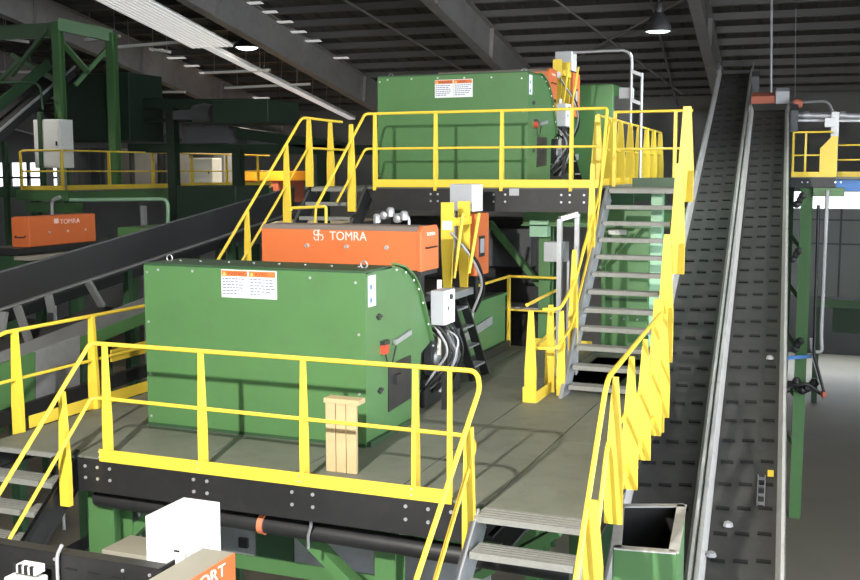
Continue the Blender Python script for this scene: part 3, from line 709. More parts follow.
# green machine casing behind the open stairs
gc = thing('machine_casing', 'green machine casing with a pale number plate behind the open tread stairs', 'machine', (-3.0, 15.8, -.3))
m = MB(); m.box(-3.45, 15.6, -.3, -2.76, 16.5, 1.88); m.build('body', 'green', gc)
m = MB(); q = P(617, 232, y=15.59); m.box(q.x-.13, 15.585, q.z-.04, q.x+.14, 15.6, q.z+.035); k_ = m.build('number_plate', 'white_paint', gc)
text('ST', 'lettering', 'label_text', k_, (q.x-.02, 15.583, q.z-.02), X, Z, (.07, .035), .001)
m = MB(); m.box(-3.45, 15.58, .72, -2.76, 15.6, .76); m.build('seam_strip', 'green_dark', gc)
m = MB(); m.box(-3.45, 15.56, -.3, -3.39, 15.6, 1.88); m.build('corner_angle', 'green', gc)
bolts([(x, 15.585, .45) for x in (-3.3, -3.1, -2.9)], .016, 'y', gc)
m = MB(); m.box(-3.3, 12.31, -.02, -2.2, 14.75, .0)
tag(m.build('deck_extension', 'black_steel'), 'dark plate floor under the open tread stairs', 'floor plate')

# wooden plank post standing at front railing
wp = thing('wooden_planks', 'three pale timber planks with a cap board standing behind the front railing', 'planks', (-4.2, 8.15, 0))
q0 = P(326, 405, y=8.15); q1 = P(357, 409, y=8.15); zt = .62; w3 = (q1.x-q0.x)/3
for k in range(3):
    m = MB(); m.box(q0.x+w3*k+.003, 8.13, 0, q0.x+w3*(k+1)-.003, 8.17, zt); m.build('plank', 'wood', wp, .004)
m = MB(); m.box(q0.x-.01, 8.12, zt, q1.x+.03, 8.26, zt+.045); m.build('cap_board', 'wood', wp, .004)

# upper platform extra: conduit hoop, box, green unit behind
hp = thing('conduit_hoop', 'tall galvanised pipe hoop with side bar rising behind the upper platform railing', 'pipe', (-3.87, 19.9, PZ))
a = P(571, 52.5, y=19.9); b = P(632, 50, y=19.9)
m = MB(); m.tube(rpath([a, b, V((b.x, 19.9, PZ))], .22, 6), .028, 10); m.build('pipe', 'galv', hp)
m = MB(); q = P(642, 73, y=19.9); m.tube([q, V((q.x, 19.9, PZ))], .028, 8); m.build('side_bar', 'galv', hp)
for zz in (q.z-.02, q.z-.55): 
    m = MB(); m.bar((b.x, 19.9, zz+.06), (q.x, 19.9, zz-.02), .05, .06); m.build('rung', 'galv', hp)
m = MB(); q = P(626, 93, y=19.9); m.box(q.x-.14, 19.93, q.z-.1, q.x+.1, 20.18, q.z+.1); tag(m.build('junction_box', 'grey_box', None, .008), 'light grey junction box mounted on the tall galvanised hoop', 'electrical box')
gu = thing('machine_unit', 'dark green machine casing standing beyond the orange cabinet of the upper platform', 'machine', P(598, 125, y=22))
a = P(578, 85, y=22); b = P(613, 118, y=22)
m = MB(); m.box(a.x-.6, 22, PZ, b.x, 23.5, a.z); m.build('body', 'green', gu, .02)
for x in (a.x-.5, b.x-.1):
    m = MB(); m.box(x-.08, 22.1, GROUND, x+.08, 22.3, PZ); m.build('support_leg', 'green_dark', gu)
m = MB(); m.box(b.x, 22.1, PZ+.3, b.x+.35, 23.0, a.z-.25); m.build('end_motor', 'black_steel', gu)
m = MB(); m.lathe((b.x+.35, 22.4, PZ+.9), [(.2, 0), (.2, .2), (.1, .25)], 14, 'x'); m.build('drive_cap', 'rubber', gu)

# ================================================================== TWIN INCLINED CONVEYORS
cd = V((-.05862, .93650, .34572)).normalized(); cn = V((cd.y, -cd.x, 0)).normalized(); cN = cn.cross(cd)
HC = 7.7
def K(lat, s, up): return CAM+cn*lat+cd*s+cN*(up-HC)
def conveyor(label, l0, l1, s0, s1, rows_off):
    c = thing('inclined_conveyor', label, 'conveyor', K((l0+l1)/2, s0, -.3))
    wl = .10
    m = MB(); m.prism([K(l0+wl-.03, s0, -.17), K(l1-wl+.03, s0, -.17), K(l1-wl+.03, s0, -.21), K(l0+wl-.03, s0, -.21)], (0, 0, 0), cd*(s1-s0)); m.build('belt', 'belt', c)
    for sg, lo in ((1, l0), (-1, l1)):
        # skirt: flange on top, sloping inner plate, outer plate
        m = MB(); m.prism([K(lo, s0, 0), K(lo+sg*.05, s0, 0), K(lo+sg*wl, s0, -.17), K(lo+sg*wl, s0, -.19), K(lo+sg*.04, s0, -.02), K(lo, s0, -.02)], (0, 0, 0), cd*(s1-s0)); m.build('skirt_board', 'skirt', c)
        m = MB(); m.prism([K(lo, s0, 0), K(lo+sg*.015, s0, 0), K(lo+sg*.015, s0, -.45), K(lo, s0, -.45)], (0, 0, 0), cd*(s1-s0)); m.build('side_frame', 'green_dark', c)
    me = None; bw = (l1-l0-2*wl)
    s = s0+rows_off
    while s < s1-.2:
        for k in range(3):
            la = l0+wl+bw*(.17+.33*k)
            if me is None:
                mb = MB(); mb.obox((0, 0, 0), cn, cd, cN, bw*.21, .045, .02); o = mb.build('cleat', 'cleat', None); me = o.data; me.transform(Matrix.Translation(V(o['_w'])))
                del o['_w']
            else:
                o = bpy.data.objects.new('cleat', me); COL.objects.link(o)
            o.parent = c; o.location = K(la, s+(.07 if k == 2 else .03*k), -.16)-V(c['_w'])
        s += .46
    # head drum and end plates
    m = MB(); m.tube([K(l0+.05, s1, -.32), K(l1-.05, s1, -.32)], .16, 16); m.build('head_drum', 'rubber', c)
    m = MB(); m.prism([K(l0, s1-.6, .12), K(l0, s1+.25, .12), K(l0, s1+.25, -.6), K(l0, s1-.6, -.6)], (0, 0, 0), cn*.02); m.build('head_plate', 'galv', c)
    m = MB(); m.prism([K(l1, s1-.6, .12), K(l1, s1+.25, .12), K(l1, s1+.25, -.6), K(l1, s1-.6, -.6)], (0, 0, 0), -cn*.02); m.build('head_plate', 'galv', c)
    for s in (s0+6, s0+12, s1-1.5):
        for lo in (l0+.06, l1-.06):
            q = K(lo, s, -.45); m = MB(); m.box(q.x-.06, q.y-.06, GROUND, q.x+.06, q.y+.06, q.z+.1); m.build('leg', 'green_dark', c)
    return c
def sfor(px, py):   # s of pixel on the flange plane
    d = fwd+rgt*((px-430)/F)-upv*((py-290)/F); q = d*(-HC/d.dot(cN)); return q.dot(cd)
sL, sR = sfor(737, 68), sfor(770, 104)
cl = conveyor('long inclined black belt conveyor nearest the stairs, its head reaching highest under the roof', -1.617, -.705, 5.2, sL, .2)
crr = conveyor('long inclined black belt conveyor beside the open floor, ending at a red head guard', -.695, .216, 5.2, sR, .35)
m = MB(); m.prism([K(-.66, sR+.05, .0), K(-.12, sR+.05, .0), K(-.12, sR+.05, .18), K(-.66, sR+.05, .18)], (0, 0, 0), cd*.3); m.build('head_guard', 'red_brown', crr)['label'] = 'red brown head guard'
m = MB(); m.prism([K(-.10, sR, .0), K(.2, sR, .0), K(.2, sR, .3), K(-.10, sR, .3)], (0, 0, 0), cd*.3); m.build('terminal_box', 'grey_box', crr)
m = MB(); m.obox(K(-.62, sL-1.2, -.05), cn, cd, cN, .2, .5, .4); m.build('drive_motor', 'screen', cl)
m = MB(); m.obox(K(.32, sR-.8, -.1), cn, cd, cN, .16, .5, .5); m.build('drive_motor', 'screen', crr)
m = MB(); m.lathe(K(.30, sR-.2, .05), [(.1, 0), (.12, .1), (.08, .2)], 12, 'x'); m.build('gearbox', 'red_brown', crr)
# small hatch on the belt with yellow tag
q = K(-.08, sfor(764, 480), -.15)
sc_ = thing('belt_scraper', 'small galvanised grille frame lying on the belt by a yellow tag', 'scraper', q)
for k in (-1, 1):
    m = MB(); m.obox(q+cn*(.04*k+.02), cn, cd, cN, .012, .55, .05); m.build('bar', 'galv', sc_)
for k in range(4):
    m = MB(); m.obox(q+cn*.02+cd*(-.25+.16*k), cn, cd, cN, .08, .02, .03); m.build('rung', 'galv', sc_)
m = MB(); m.obox(q+cn*.12+cd*.28+cN*.05, cn, cd, cN, .07, .12, .01); m.build('yellow_tag', 'yellow', sc_)
for (px, py, la) in ((770, 359, 0), (711, 556, 0), (728, 526, 0)):
    s = sfor(px, py); d = fwd+rgt*((px-430)/F)-upv*((py-290)/F); qq = CAM+d*(-(HC+.15)/d.dot(cN))
    m = MB(); m.lathe(qq, [(.02, -.01), (.06, 0), (.05, .04), (.01, .06)], 7, 'z'); tag(m.build('paper_scrap', 'hose_grey'), 'crumpled pale scrap lying on the belt beside the open floor', 'scrap', 'scraps on the inclined belt')

# green bin beside stairs
bz = -.6
c0, c1, c2, c3 = P(614, 548, z=bz), P(676, 553, z=bz), P(684, 505, z=bz), P(618, 505, z=bz)
b_ = thing('steel_bin', 'open green steel chute bin with a dull metal rim beside the ribbed stairs', 'bin', ((c0+c2)/2)+V((0, 0, -1.05)))
pts = [c0, c1, c2, c3]; cen = sum(pts, V((0, 0, 0)))/4
for i in range(4):
    a, b = pts[i], pts[(i+1) % 4]
    m = MB(); nrm = (b-a).cross(Z).normalized(); 
    if nrm.dot(cen-a) > 0: nrm = -nrm
    m.prism([a, b, b+V((0, 0, -1.05)), a+V((0, 0, -1.05))], (0, 0, 0), nrm*.012); m.build('side_plate', 'green', b_)
    m = MB(); m.bar(a+nrm*-.02, b+nrm*-.02, .09, .012); m.build('rim', 'skirt', b_)
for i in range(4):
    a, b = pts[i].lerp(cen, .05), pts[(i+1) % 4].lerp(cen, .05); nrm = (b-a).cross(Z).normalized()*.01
    m = MB(); m.prism([a+V((0, 0, -.02)), b+V((0, 0, -.02)), b+V((0, 0, -1.02)), a+V((0, 0, -1.02))], (0, 0, 0), nrm); m.build('shade_plate', 'rubber', b_)  # dark plates stand in for the shade inside the bin
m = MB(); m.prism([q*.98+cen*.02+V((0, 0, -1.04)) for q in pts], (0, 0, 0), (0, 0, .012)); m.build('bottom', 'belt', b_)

# ================================================================== FRONT LEFT: near sorter unit
wc = thing('white_cabinet', 'bright white steel cabinet standing on the near sorter in front of the platform', 'cabinet', (-4.4, 6.2, -.6))
a = P(145, 517, y=6.0); x1 = P(183, 521, y=6.0).x
m = MB(); m.box(a.x, 6.0, -.42, x1, 6.47, .21); m.build('body', 'white_paint', wc, .008)
m = MB(); q = P(177, 551, y=5.998); m.box(q.x-.025, 5.992, q.z-.006, q.x+.02, 6.0, q.z+.006); m.build('latch', 'black_steel', wc)
m = MB(); m.box(x1, 6.05, -.2, x1+.003, 6.12, -.02); m.build('vent', 'label_white', wc)
ns = thing('near_sensor_housing', 'orange sensor housing with white letters in front of the white cabinet', 'sensor housing', (-3.9, 5.3, -.6))
ox = P(235, 553, z=.02); 
m = MB(); m.box(ox.x-.26, 3.9, -.42, ox.x-.012, ox.y, .02); m.build('lid', 'beige', ns)
m = MB(); m.box(ox.x-.012, 3.9, -.42, ox.x, ox.y, .02); fc = m.build('side_face', 'orange', ns)
t1 = P(227, 560, x=ox.x+.001)
text('SUPPORT', 'lettering', 'logo_white', fc, (ox.x+.001, t1.y-.68, t1.z-.095), Y, Z, (.66, .085), .001)
sl_ = thing('slotted_channel', 'dark grey slotted steel channel crossing in front of the stairs', 'channel', (-4.9, 5.6, -.4))
a = P(-30, 540, y=5.6); b = P(162, 570, y=5.6)
zt = (a.z+b.z)/2+.0
m = MB(); m.prism([V((a.x-.3, 5.6, a.z)), V((b.x, 5.6, b.z-.005)), V((b.x, 5.6, b.z-.45)), V((a.x-.3, 5.6, a.z-.45))], (0, 0, 0), (0, .012, 0)); m.build('web', 'black_steel', sl_)
m = MB(); m.box(b.x-.012, 5.59, b.z-.4, b.x, 5.75, b.z+.02); m.build('end_plate', 'black_steel', sl_)
m = MB(); m.bar((a.x-.3, 5.65, a.z+.0), (b.x, 5.65, b.z), .1, .01); m.build('flange', 'black_steel', sl_)
for k in range(6):
    x = b.x-.16-.2*k; m = MB(); zz = b.z-.10
    m.box(x-.05, 5.592, zz-.006, x+.05, 5.6, zz+.006); m.build('slot', 'cleat', sl_)
bolts([(b.x-.32, 5.597, b.z-.05), (b.x-.1, 5.597, b.z-.05), (b.x-.9, 5.597, b.z-.05)], .012, 'y', sl_)
q = P(57, 560, y=5.57); m = MB(); m.tube(rpath([V((q.x+.04, 5.58, q.z+.11)), V((q.x, 5.57, q.z+.03)), V((q.x, 5.57, q.z-.2))], .04), .013, 7); m.build('cable_tie', 'hose_grey', sl_)
cn_ = thing('cable_connector', 'white plug connector and cables hanging before the slotted channel', 'connector', P(25, 575, y=5.45))
q = P(30, 568, y=5.45); m = MB(); m.box(q.x-.09, 5.4, q.z-.03, q.x+.09, 5.5, q.z+.03); m.build('plug', 'white_paint', cn_, .008)
q = P(25, 578, y=5.42); m = MB(); m.box(q.x-.14, 5.36, q.z-.14, q.x+.12, 5.52, q.z+.01); m.build('shell', 'white_paint', cn_, .02)
for k in range(4):
    m = MB(); m.box(q.x-.08+.05*k, 5.39, q.z+.04, q.x-.055+.05*k, 5.41, q.z+.10); m.build('pin_slot', 'rubber', cn_)
cb = MB(); q = P(125, 553, y=7.2); cb.box(q.x-.17, 7.1, -1.4, q.x+.3, 7.5, P(125, 548, y=7.2).z); tag(cb.build('machine_cover', 'beige', None, .01), 'beige machine cover low between green column and white cabinet', 'machine cover')
cb = MB(); q = P(70, 545, y=8.6); cb.bar(P(55, 560, y=8.6), P(130, 520, y=8.6), .5, .12); tag(cb.build('belt_cover', 'screen'), 'grey sloping belt cover behind the green column under the platform', 'cover')

# ================================================================== LEFT: dark conveyor, lower line
dc = thing('rising_conveyor', 'dark steel conveyor trough rising along the left side of the platforms', 'conveyor', (-9.7, 14, -1))
cx = -9.4
A0, A1 = P(-20, 278, x=cx), P(262, 196, x=cx)
B0, B1 = P(-20, 315, x=cx), P(262, 222.5, x=cx)
ex = (A1-A0)*.9
m = MB(); m.prism([A0-ex*.25, A1+ex*.2, B1+ex*.2, B0-ex*.25], (0, 0, 0), (-.03, 0, 0)); m.build('near_side', 'rubber', dc)
m = MB(); m.prism([A0-ex*.25, A1+ex*.2, B1+ex*.2, B0-ex*.25], (-.7, 0, -.42), (-.73, 0, -.42)); m.build('far_side', 'rubber', dc)
m = MB(); mid0, mid1 = (A0*.1+B0*.9)-ex*.25, (A1*.1+B1*.9)+ex*.2; m.bar(mid0+V((-.36, 0, -.1)), mid1+V((-.36, 0, -.1)), .66, .03); m.build('belt', 'belt', dc)
m = MB(); m.bar(B0-ex*.25+V((.02, 0, 0)), B1+ex*.2+V((.02, 0, 0)), .09, .02); m.build('lower_flange', 'grey_plate', dc)
m = MB(); m.bar(A0-ex*.25+V((.0, 0, 0)), A1+ex*.2, .05, .015); m.build('upper_flange', 'screen', dc)
for (p0, p1) in (((17, 306), (31, 347)), ((88, 282), (102, 306)), ((48, 294), (52, 312)), ((4, 312), (1, 332))):
    m = MB(); m.bar(P(*p0, x=cx+.06), P(*p1, x=cx+.06), .05, .10, X); m.build('strut', 'grey_plate', dc)
for s in (0, .55, 1.0):
    q = A0.lerp(A1, s); m = MB(); m.box(cx-.72, q.y, GROUND, cx-.62, q.y+.1, q.z-.5); m.build('leg', 'green_dark', dc)
lc = thing('lower_line_conveyor', 'grey skirted conveyor with green side plates below the dark rising trough', 'conveyor', (-9, 10, -1))
lx2 = -8.95
A0, A1 = P(-20, 360, x=lx2), P(150, 296, x=lx2)
m = MB(); m.prism([A0, A1, A1+V((0, 0, -.18)), A0+V((0, 0, -.18))], (0, 0, 0), (-.03, 0, 0)); m.build('skirt_board', 'grey_plate', lc)
m = MB(); m.prism([A0+V((.03, 0, -.18)), A1+V((.03, 0, -.18)), A1+V((.03, 0, -.34)), A0+V((.03, 0, -.34))], (0, 0, 0), (-.05, 0, 0)); m.build('side_plate', 'green', lc)
m = MB(); m.prism([P(-20, 372, x=lx2+.05), P(35, 352, x=lx2+.05), P(35, 400, x=lx2+.05), P(-20, 420, x=lx2+.05)], (0, 0, 0), (-.04, 0, 0)); m.build('casing', 'green', lc)
m = MB(); m.prism([P(36, 352, x=lx2+.04), P(80, 336, x=lx2+.04), P(80, 395, x=lx2+.04), P(36, 406, x=lx2+.04)], (0, 0, 0), (-.04, 0, 0)); m.build('cover_panel', 'galv', lc)
m = MB(); m.prism([P(-20, 418, x=lx2+.1), P(150, 364, x=lx2+.1), P(150, 376, x=lx2+.1), P(-20, 434, x=lx2+.1)], (0, 0, 0), (-.1, 0, 0)); m.build('base_rail', 'black_steel', lc)
m = MB(); m.bar(A0+V((-.5, 0, -.2)), A1+V((-.5, 0, -.2)), .9, .03); m.build('belt', 'belt', lc)
m = MB(); m.prism([P(112, 350, x=lx2+.03), P(150, 340, x=lx2+.03), P(150, 352, x=lx2+.03), P(112, 362, x=lx2+.03)], (0, 0, 0), (-.03, 0, 0)); m.build('yellow_guard', 'yellow', lc)
for y in (8.5, 12.0):
    m = MB(); m.box(lx2-.9, y, GROUND, lx2-.8, y+.1, A0.z-.2); m.build('leg', 'green_dark', lc)

# ================================================================== LEFT BACKGROUND
# second sorter with long face along Y
s2 = thing('distant_sensor_housing', 'orange sensor housing with pale letters beyond the dark rising trough', 'sensor housing', (-13.9, 16, 1.2))
fx = -13.84; y0 = 15.0; y1 = P(96, 240, x=fx).y
zz0, zz1 = P(30, 247, x=fx).z, P(30, 217, x=fx).z
m = MB(); m.box(fx-.38, y0+.03, zz0, fx, y1, zz1); m.build('body', 'orange', s2, .01)
m = MB(); m.box(fx-.40, y0-.01, zz0-.01, fx+.01, y0+.03, zz1-.02); m.build('end_cap', 'orange', s2, .01)
q = P(55, 224, x=fx+.003); q2 = P(77, 218, x=fx+.003)
text('TOMRA', 'lettering', 'logo', s2, (fx+.003, P(60, 224, x=fx).y, P(60, 224, x=fx).z), Y, Z, (.55, .09), .002)
m = MB(); m.box(fx+.002, P(54, 223, x=fx).y, P(54, 223.5, x=fx).z, fx+.004, P(54, 223, x=fx).y+.12, P(54, 223.5, x=fx).z+.09); m.build('emblem', 'logo', s2)
m = MB(); m.tube(rpath([(fx-.3, y0-.01, zz0+.2), (fx-.3, y0-.05, zz0+.17), (fx-.08, y0-.05, zz0+.17), (fx-.08, y0-.01, zz0+.2)], .02), .012, 6); m.build('grab_handle', 'black_steel', s2)
for y in (15.5, 16.0, 16.5):
    m = MB(); m.lathe((fx, y, zz0+.24), [(.02, 0), (.025, .02)], 8, 'x'); m.build('quarter_latch', 'bolt', s2)
sb_ = thing('sorter_base', 'dark base unit under the distant orange sensor housing', 'machine base', (fx-.4, 16, GROUND))
m = MB(); m.box(fx-.7, y0-.4, zz0-.12, fx+.1, y1+.8, zz0); m.build('bed_plate', 'black_steel', sb_)
m = MB(); m.box(fx-.9, y0-.3, zz0-.9, fx-.1, y1+.6, zz0-.14); m.build('cabinet', 'green_dark', sb_)
m = MB(); m.box(fx-.1, y0-.3, zz0-.22, fx+.25, y1-.2, zz0-.14); m.build('side_shelf', 'beige', sb_)
for y in (y0, y1):
    m = MB(); m.box(fx-.6, y-.1, GROUND, fx-.4, y+.1, zz0-.9); m.build('leg', 'green_dark', sb_)

LY = 22.3
lc0, lc1 = P(22, 190, y=LY), P(63, 190, y=LY)
LZ = lc0.z; lyb = 33.0
lp = thing('distant_platform', 'green edged platform at left carrying white cabinet and grey tanks', 'platform', (lc1.x-2, LY+3, GROUND))
m = MB(); m.box(lc0.x-.2, LY, LZ-.28, lc1.x+.15, LY+.1, LZ-.0); m.build('edge_beam', 'green', lp)
m = MB(); m.box(lc1.x+.02, LY+.1, LZ-.3, lc1.x+.12, lyb, LZ-.06); m.build('edge_beam', 'green', lp)
m = MB(); m.box(lc0.x-.2, LY+.1, LZ-.05, lc1.x+.02, lyb, LZ); m.build('deck_plate', 'deck', lp)
m = MB(); m.box(-27, 25.6, LZ-.3, lc0.x-.21, lyb, LZ); m.build('deck_plate', 'green_dark', lp)
m = MB(); m.box(-26.8, 25.8, GROUND, -26.6, 26, LZ-.3); m.build('column', 'green_dark', lp)
m = MB(); m.box(lc0.x, LY+.1, LZ-.6, lc1.x+.3, LY+.4, LZ-.34); m.build('lower_beam', 'green', lp)
for (x, y) in ((lc0.x+.2, LY+.3), (lc1.x-.05, LY+.3), (lc1.x-.05, lyb-1), (lc1.x-.05, 27.5)):
    m = MB(); m.ibeam((x, y, GROUND), (x, y, LZ-.3), .2, .2, .02, Y); m.build('column', 'green_dark', lp)
lzr = LZ+1.05
railing('bright yellow railing at the corner of the distant left platform',
    [[(lc0.x, LY, LZ), (lc0.x, LY, lzr), (lc1.x, LY, lzr)]], [[(lc0.x, LY, LZ+.5), (lc1.x, LY, LZ+.5)]],
    [(lc1.x, LY, LZ, lzr, X, dict(wt=.06, wb=.09)), (lc0.x, LY, LZ, lzr, X, dict(wt=.06, wb=.09))], [((lc0.x, LY-.01, LZ), (lc1.x+.08, LY-.01, LZ), .12)], r=.03)
railing('dull yellow railing along the side of the distant left platform',
    [[(lc1.x, LY+.1, lzr), (lc1.x, lyb, lzr)]], [[(lc1.x, LY+.1, LZ+.5), (lc1.x, lyb, LZ+.5)]],
    [(lc1.x, LY+1.9+2.0*k, LZ, lzr, Y, dict(wt=.06, wb=.09)) for k in range(5)], [((lc1.x+.06, LY+.1, LZ), (lc1.x+.06, lyb, LZ), .13)], r=.025)
def bgbox(name, label, cat, px0, py0, px1, py1, y, dep, mt, parts=None, bev=.02):
    a = P(px0, py1, y=y); b = P(px1, py0, y=y)
    t = thing(name, label, cat, ((a.x+b.x)/2, y+dep/2, min(a.z, b.z)))
    m = MB(); m.box(a.x, y, a.z, b.x, y+dep, b.z); m.build('body', mt, t, bev)
    if parts: parts(t, a, b, y)
    return t
def legs(t, a, b, y):
    for x in (a.x+.1, b.x-.1):
        m = MB(); m.box(x-.06, y+.3, GROUND, x+.06, y+.42, a.z); m.build('leg', 'green_dark', t)
def door(t, a, b, y):
    m = MB(); m.box(a.x+.06, y-.015, a.z+.06, b.x-.06, y, b.z-.06); d = m.build('door', 'white_paint', t)
    m = MB(); m.box(b.x-.14, y-.05, (a.z+b.z)/2-.06, b.x-.11, y-.015, (a.z+b.z)/2+.06); m.build('handle', 'black_steel', d)
ecab = bgbox('electrical_cabinet', 'tall white electrical cabinet behind the bright railing of the distant platform', 'cabinet', 35, 119, 60, 168, LY+.5, .5, 'white_paint', door)
q = P(48, 168, y=LY+.5)
for dx in (-.25, .2):
    m = MB(); m.box(q.x+dx, LY+.6, LZ, q.x+dx+.08, LY+.9, q.z); m.build('leg', 'galv', ecab)
def ribs(t, a, b, y):
    for k in range(3):
        x = a.x+(b.x-a.x)*(k+.5)/3; m = MB(); m.box(x-.05, y-.05, a.z, x+.05, y, b.z); m.build('rib', 'screen', t)
bgbox('storage_hopper', 'dull grey ribbed hopper behind the distant platform railing', 'hopper', 74, 148, 104, 190, 26, 1.2, 'screen', ribs)
bgbox('storage_hopper', 'pale grey hopper panel beside the ribbed hopper on the distant platform', 'hopper', 110, 146, 134, 190, 27.5, 1.2, 'wall', ribs)
bgbox('storage_hopper', 'olive panelled hopper near the dark column on the distant platform', 'hopper', 150, 150, 168, 188, 29, 1.2, 'wall', ribs)
# green portal frame, dark chute and rising belt at upper left
pt = thing('portal_frame', 'tall dark green portal frame over the conveyor head at upper left', 'steel frame', P(58, 200, y=23))
for (px, py, y) in ((57, 22, 24.0), (111, 33, 25.0), (-22, 28, 25.5)):
    a = P(px, py, y=y); m = MB(); m.ibeam((a.x, y, LZ if px > 0 else GROUND), (a.x, y, a.z), .24, .24, .02, Y); m.build('column', 'green', pt)
def pbar(p0, y0, p1, y1, w_, h_, mt='green'):
    m = MB(); m.bar(P(*p0, y=y0), P(*p1, y=y1), w_, h_); m.build('beam', mt, pt)
pbar((57, 24, ), 24.0, (112, 36), 25.0, .16, .34); pbar((57, 30), 24.0, (-22, 34), 25.5, .16, .4)
pbar((47, 30), 24.05, (12, 75), 25.0, .1, .13); pbar((12, 55), 25.0, (55, 80), 24.2, .1, .13); pbar((60, 40), 24.2, (88, 72), 24.2, .1, .14)
pbar((108, 48), 25, (75, 85), 24.0, .1, .12); pbar((20, 60), 24.2, (0, 80), 24.4, .08, .1)
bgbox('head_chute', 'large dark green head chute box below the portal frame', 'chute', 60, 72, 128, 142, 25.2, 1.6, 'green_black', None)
rc = thing('rising_belt', 'dark rising belt conveyor entering the portal frame at upper left', 'conveyor', P(10, 140, y=23))
a0, a1 = P(-30, 150, y=21.5), P(62, 72, y=25.0)
m = MB(); m.bar(a0, a1, .9, .3); m.build('trough', 'rubber', rc)
m = MB(); m.bar(a0+V((.48, 0, .15)), a1+V((.48, 0, .15)), .05, .06); m.build('side_flange', 'galv', rc)
m = MB(); m.bar(a0+V((0, -.5, .2)), a1+V((0, -.5, .2)), .05, .3); m.build('side_frame', 'green_dark', rc)
for (px, py) in ((4, 142), (40, 112)):
    q = P(px, py, y=22.8); m = MB(); m.box(q.x-.06, 22.75, LZ if px > 20 else GROUND, q.x+.06, 22.87, q.z); m.build('leg', 'green_dark', rc)
m = MB(); q = P(40, 82, y=22.9); m.tube(rpath([P(-20, 83, y=22.9), q, P(43, 110, y=22.9)], .3), .03, 8); m.build('guard_pipe', 'green_dark', rc)
# dark gantry in the middle left
gt = thing('gantry', 'long dark green gantry of beams and columns behind the left stairs', 'steel frame', P(172, 200, y=24))
for (p0, p1, hh) in (((131, 104), (268, 104), .28), ((133, 120), (270, 122), .10), ((131, 148), (375, 150), .26), ((240, 133), (345, 148), .3)):
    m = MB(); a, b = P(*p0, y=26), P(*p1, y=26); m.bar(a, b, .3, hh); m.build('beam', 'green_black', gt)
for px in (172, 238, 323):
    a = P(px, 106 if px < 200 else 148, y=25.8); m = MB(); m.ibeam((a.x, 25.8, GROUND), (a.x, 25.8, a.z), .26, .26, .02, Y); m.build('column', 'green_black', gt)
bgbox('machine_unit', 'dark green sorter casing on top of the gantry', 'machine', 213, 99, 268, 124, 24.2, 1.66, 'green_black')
def louv(t, a, b, y):
    for k in range(4):
        z = a.z+(b.z-a.z)*(k+.5)/4; m = MB(); m.box(a.x+.1, y-.02, z-.02, b.x-.1, y, z+.02); m.build('slat', 'screen', t)
bgbox('machine_unit', 'grey metal unit hanging inside the gantry below the dark casing', 'machine', 183, 126, 228, 144, 25.6, 1.0, 'screen', louv)
m = MB(); q = P(204, 114, y=25.2); m.lathe(q, [(.25, -.3), (.3, 0), (.25, .3)], 12, 'x'); m.box(q.x-.9, 25.0, q.z-.15, q.x-.3, 25.4, q.z+.1); tag(m.build('gantry_motor', 'screen'), 'dark drive motor on the gantry beside the green casing', 'motor')
# green low machines under left platform
bgbox('green_machine', 'green machine casing below the distant platform next to the dark trough', 'machine', 118, 228, 150, 262, 17.5, 1.5, 'green', legs)
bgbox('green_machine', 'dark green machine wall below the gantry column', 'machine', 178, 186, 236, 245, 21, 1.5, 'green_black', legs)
gp = MB(); gp.tube(rpath([V((P(52, 240, y=19).x, 19, GROUND)), P(52, 240, y=19), P(52, 200, y=19), P(60, 197, y=19)], .2), .04, 8); tag(gp.build('bent_pipe', 'hose_grey'), 'short bent pale pipe rising behind the distant orange housing', 'pipe')
gp = MB(); gp.tube(rpath([P(70, 200, y=20.5), P(168, 199, y=20.5), P(168, 250, y=20.5), V((P(168, 250, y=20.5).x, 20.5, GROUND))], .2), .045, 8); tag(gp.build('hoop_pipe', 'green_pale'), 'pale green bent hoop pipe below the distant platform railing', 'pipe')
gp = MB(); q = P(142, 206, y=19.5); gp.box(q.x-.05, 19.5, GROUND, q.x+.05, 19.6, q.z); tag(gp.build('pale_post', 'galv'), 'short pale steel post in front of the green hoop pipe', 'post')
# warm-lit loader far behind
ld = thing('wheel_loader', 'yellow orange loading machine in warm light behind the gantry', 'vehicle', P(262, 230, y=38)+V((0, 0, -3)))
a, b = P(232, 181, y=38), P(283, 171, y=38)
m = MB(); m.box(a.x, 38, a.z, b.x, 40.5, b.z); m.build('body', 'loader', ld, .05)
m = MB(); m.box(a.x+.3, 38.1, a.z-.9, b.x-.3, 40.3, a.z); m.build('chassis', 'red_brown', ld)
for k in (0.2, .75):
    m = MB(); m.lathe((a.x+(b.x-a.x)*k, 38.3, a.z-1.0), [(.6, -.25), (.65, 0), (.6, .25)], 18, 'y'); m.build('wheel', 'rubber', ld)
fp = thing('far_platform', 'pale raised slab on posts under the loading machine far behind', 'platform', (a.x, 39, GROUND))
m = MB(); m.box(a.x-2, 36.5, a.z-1.9, b.x+3, 42, a.z-1.65); m.build('slab', 'wall', fp)
for x in (a.x-1.8, a.x+1.5, b.x+2.8):
    m = MB(); m.box(x-.15, 37, GROUND, x+.15, 37.3, a.z-1.9); m.build('post', 'wall', fp)
bgbox('lit_panel_board', 'pale yellow cabinet lit up behind the dark gantry column', 'cabinet', 187, 158, 212, 186, 31, .6, 'white_paint', lambda *k: (door(*k), legs(*k)))
bgbox('lit_panel_board', 'grey standing board beside the lit pale cabinet', 'cabinet', 214, 152, 224, 184, 32, .6, 'grey_box', legs)

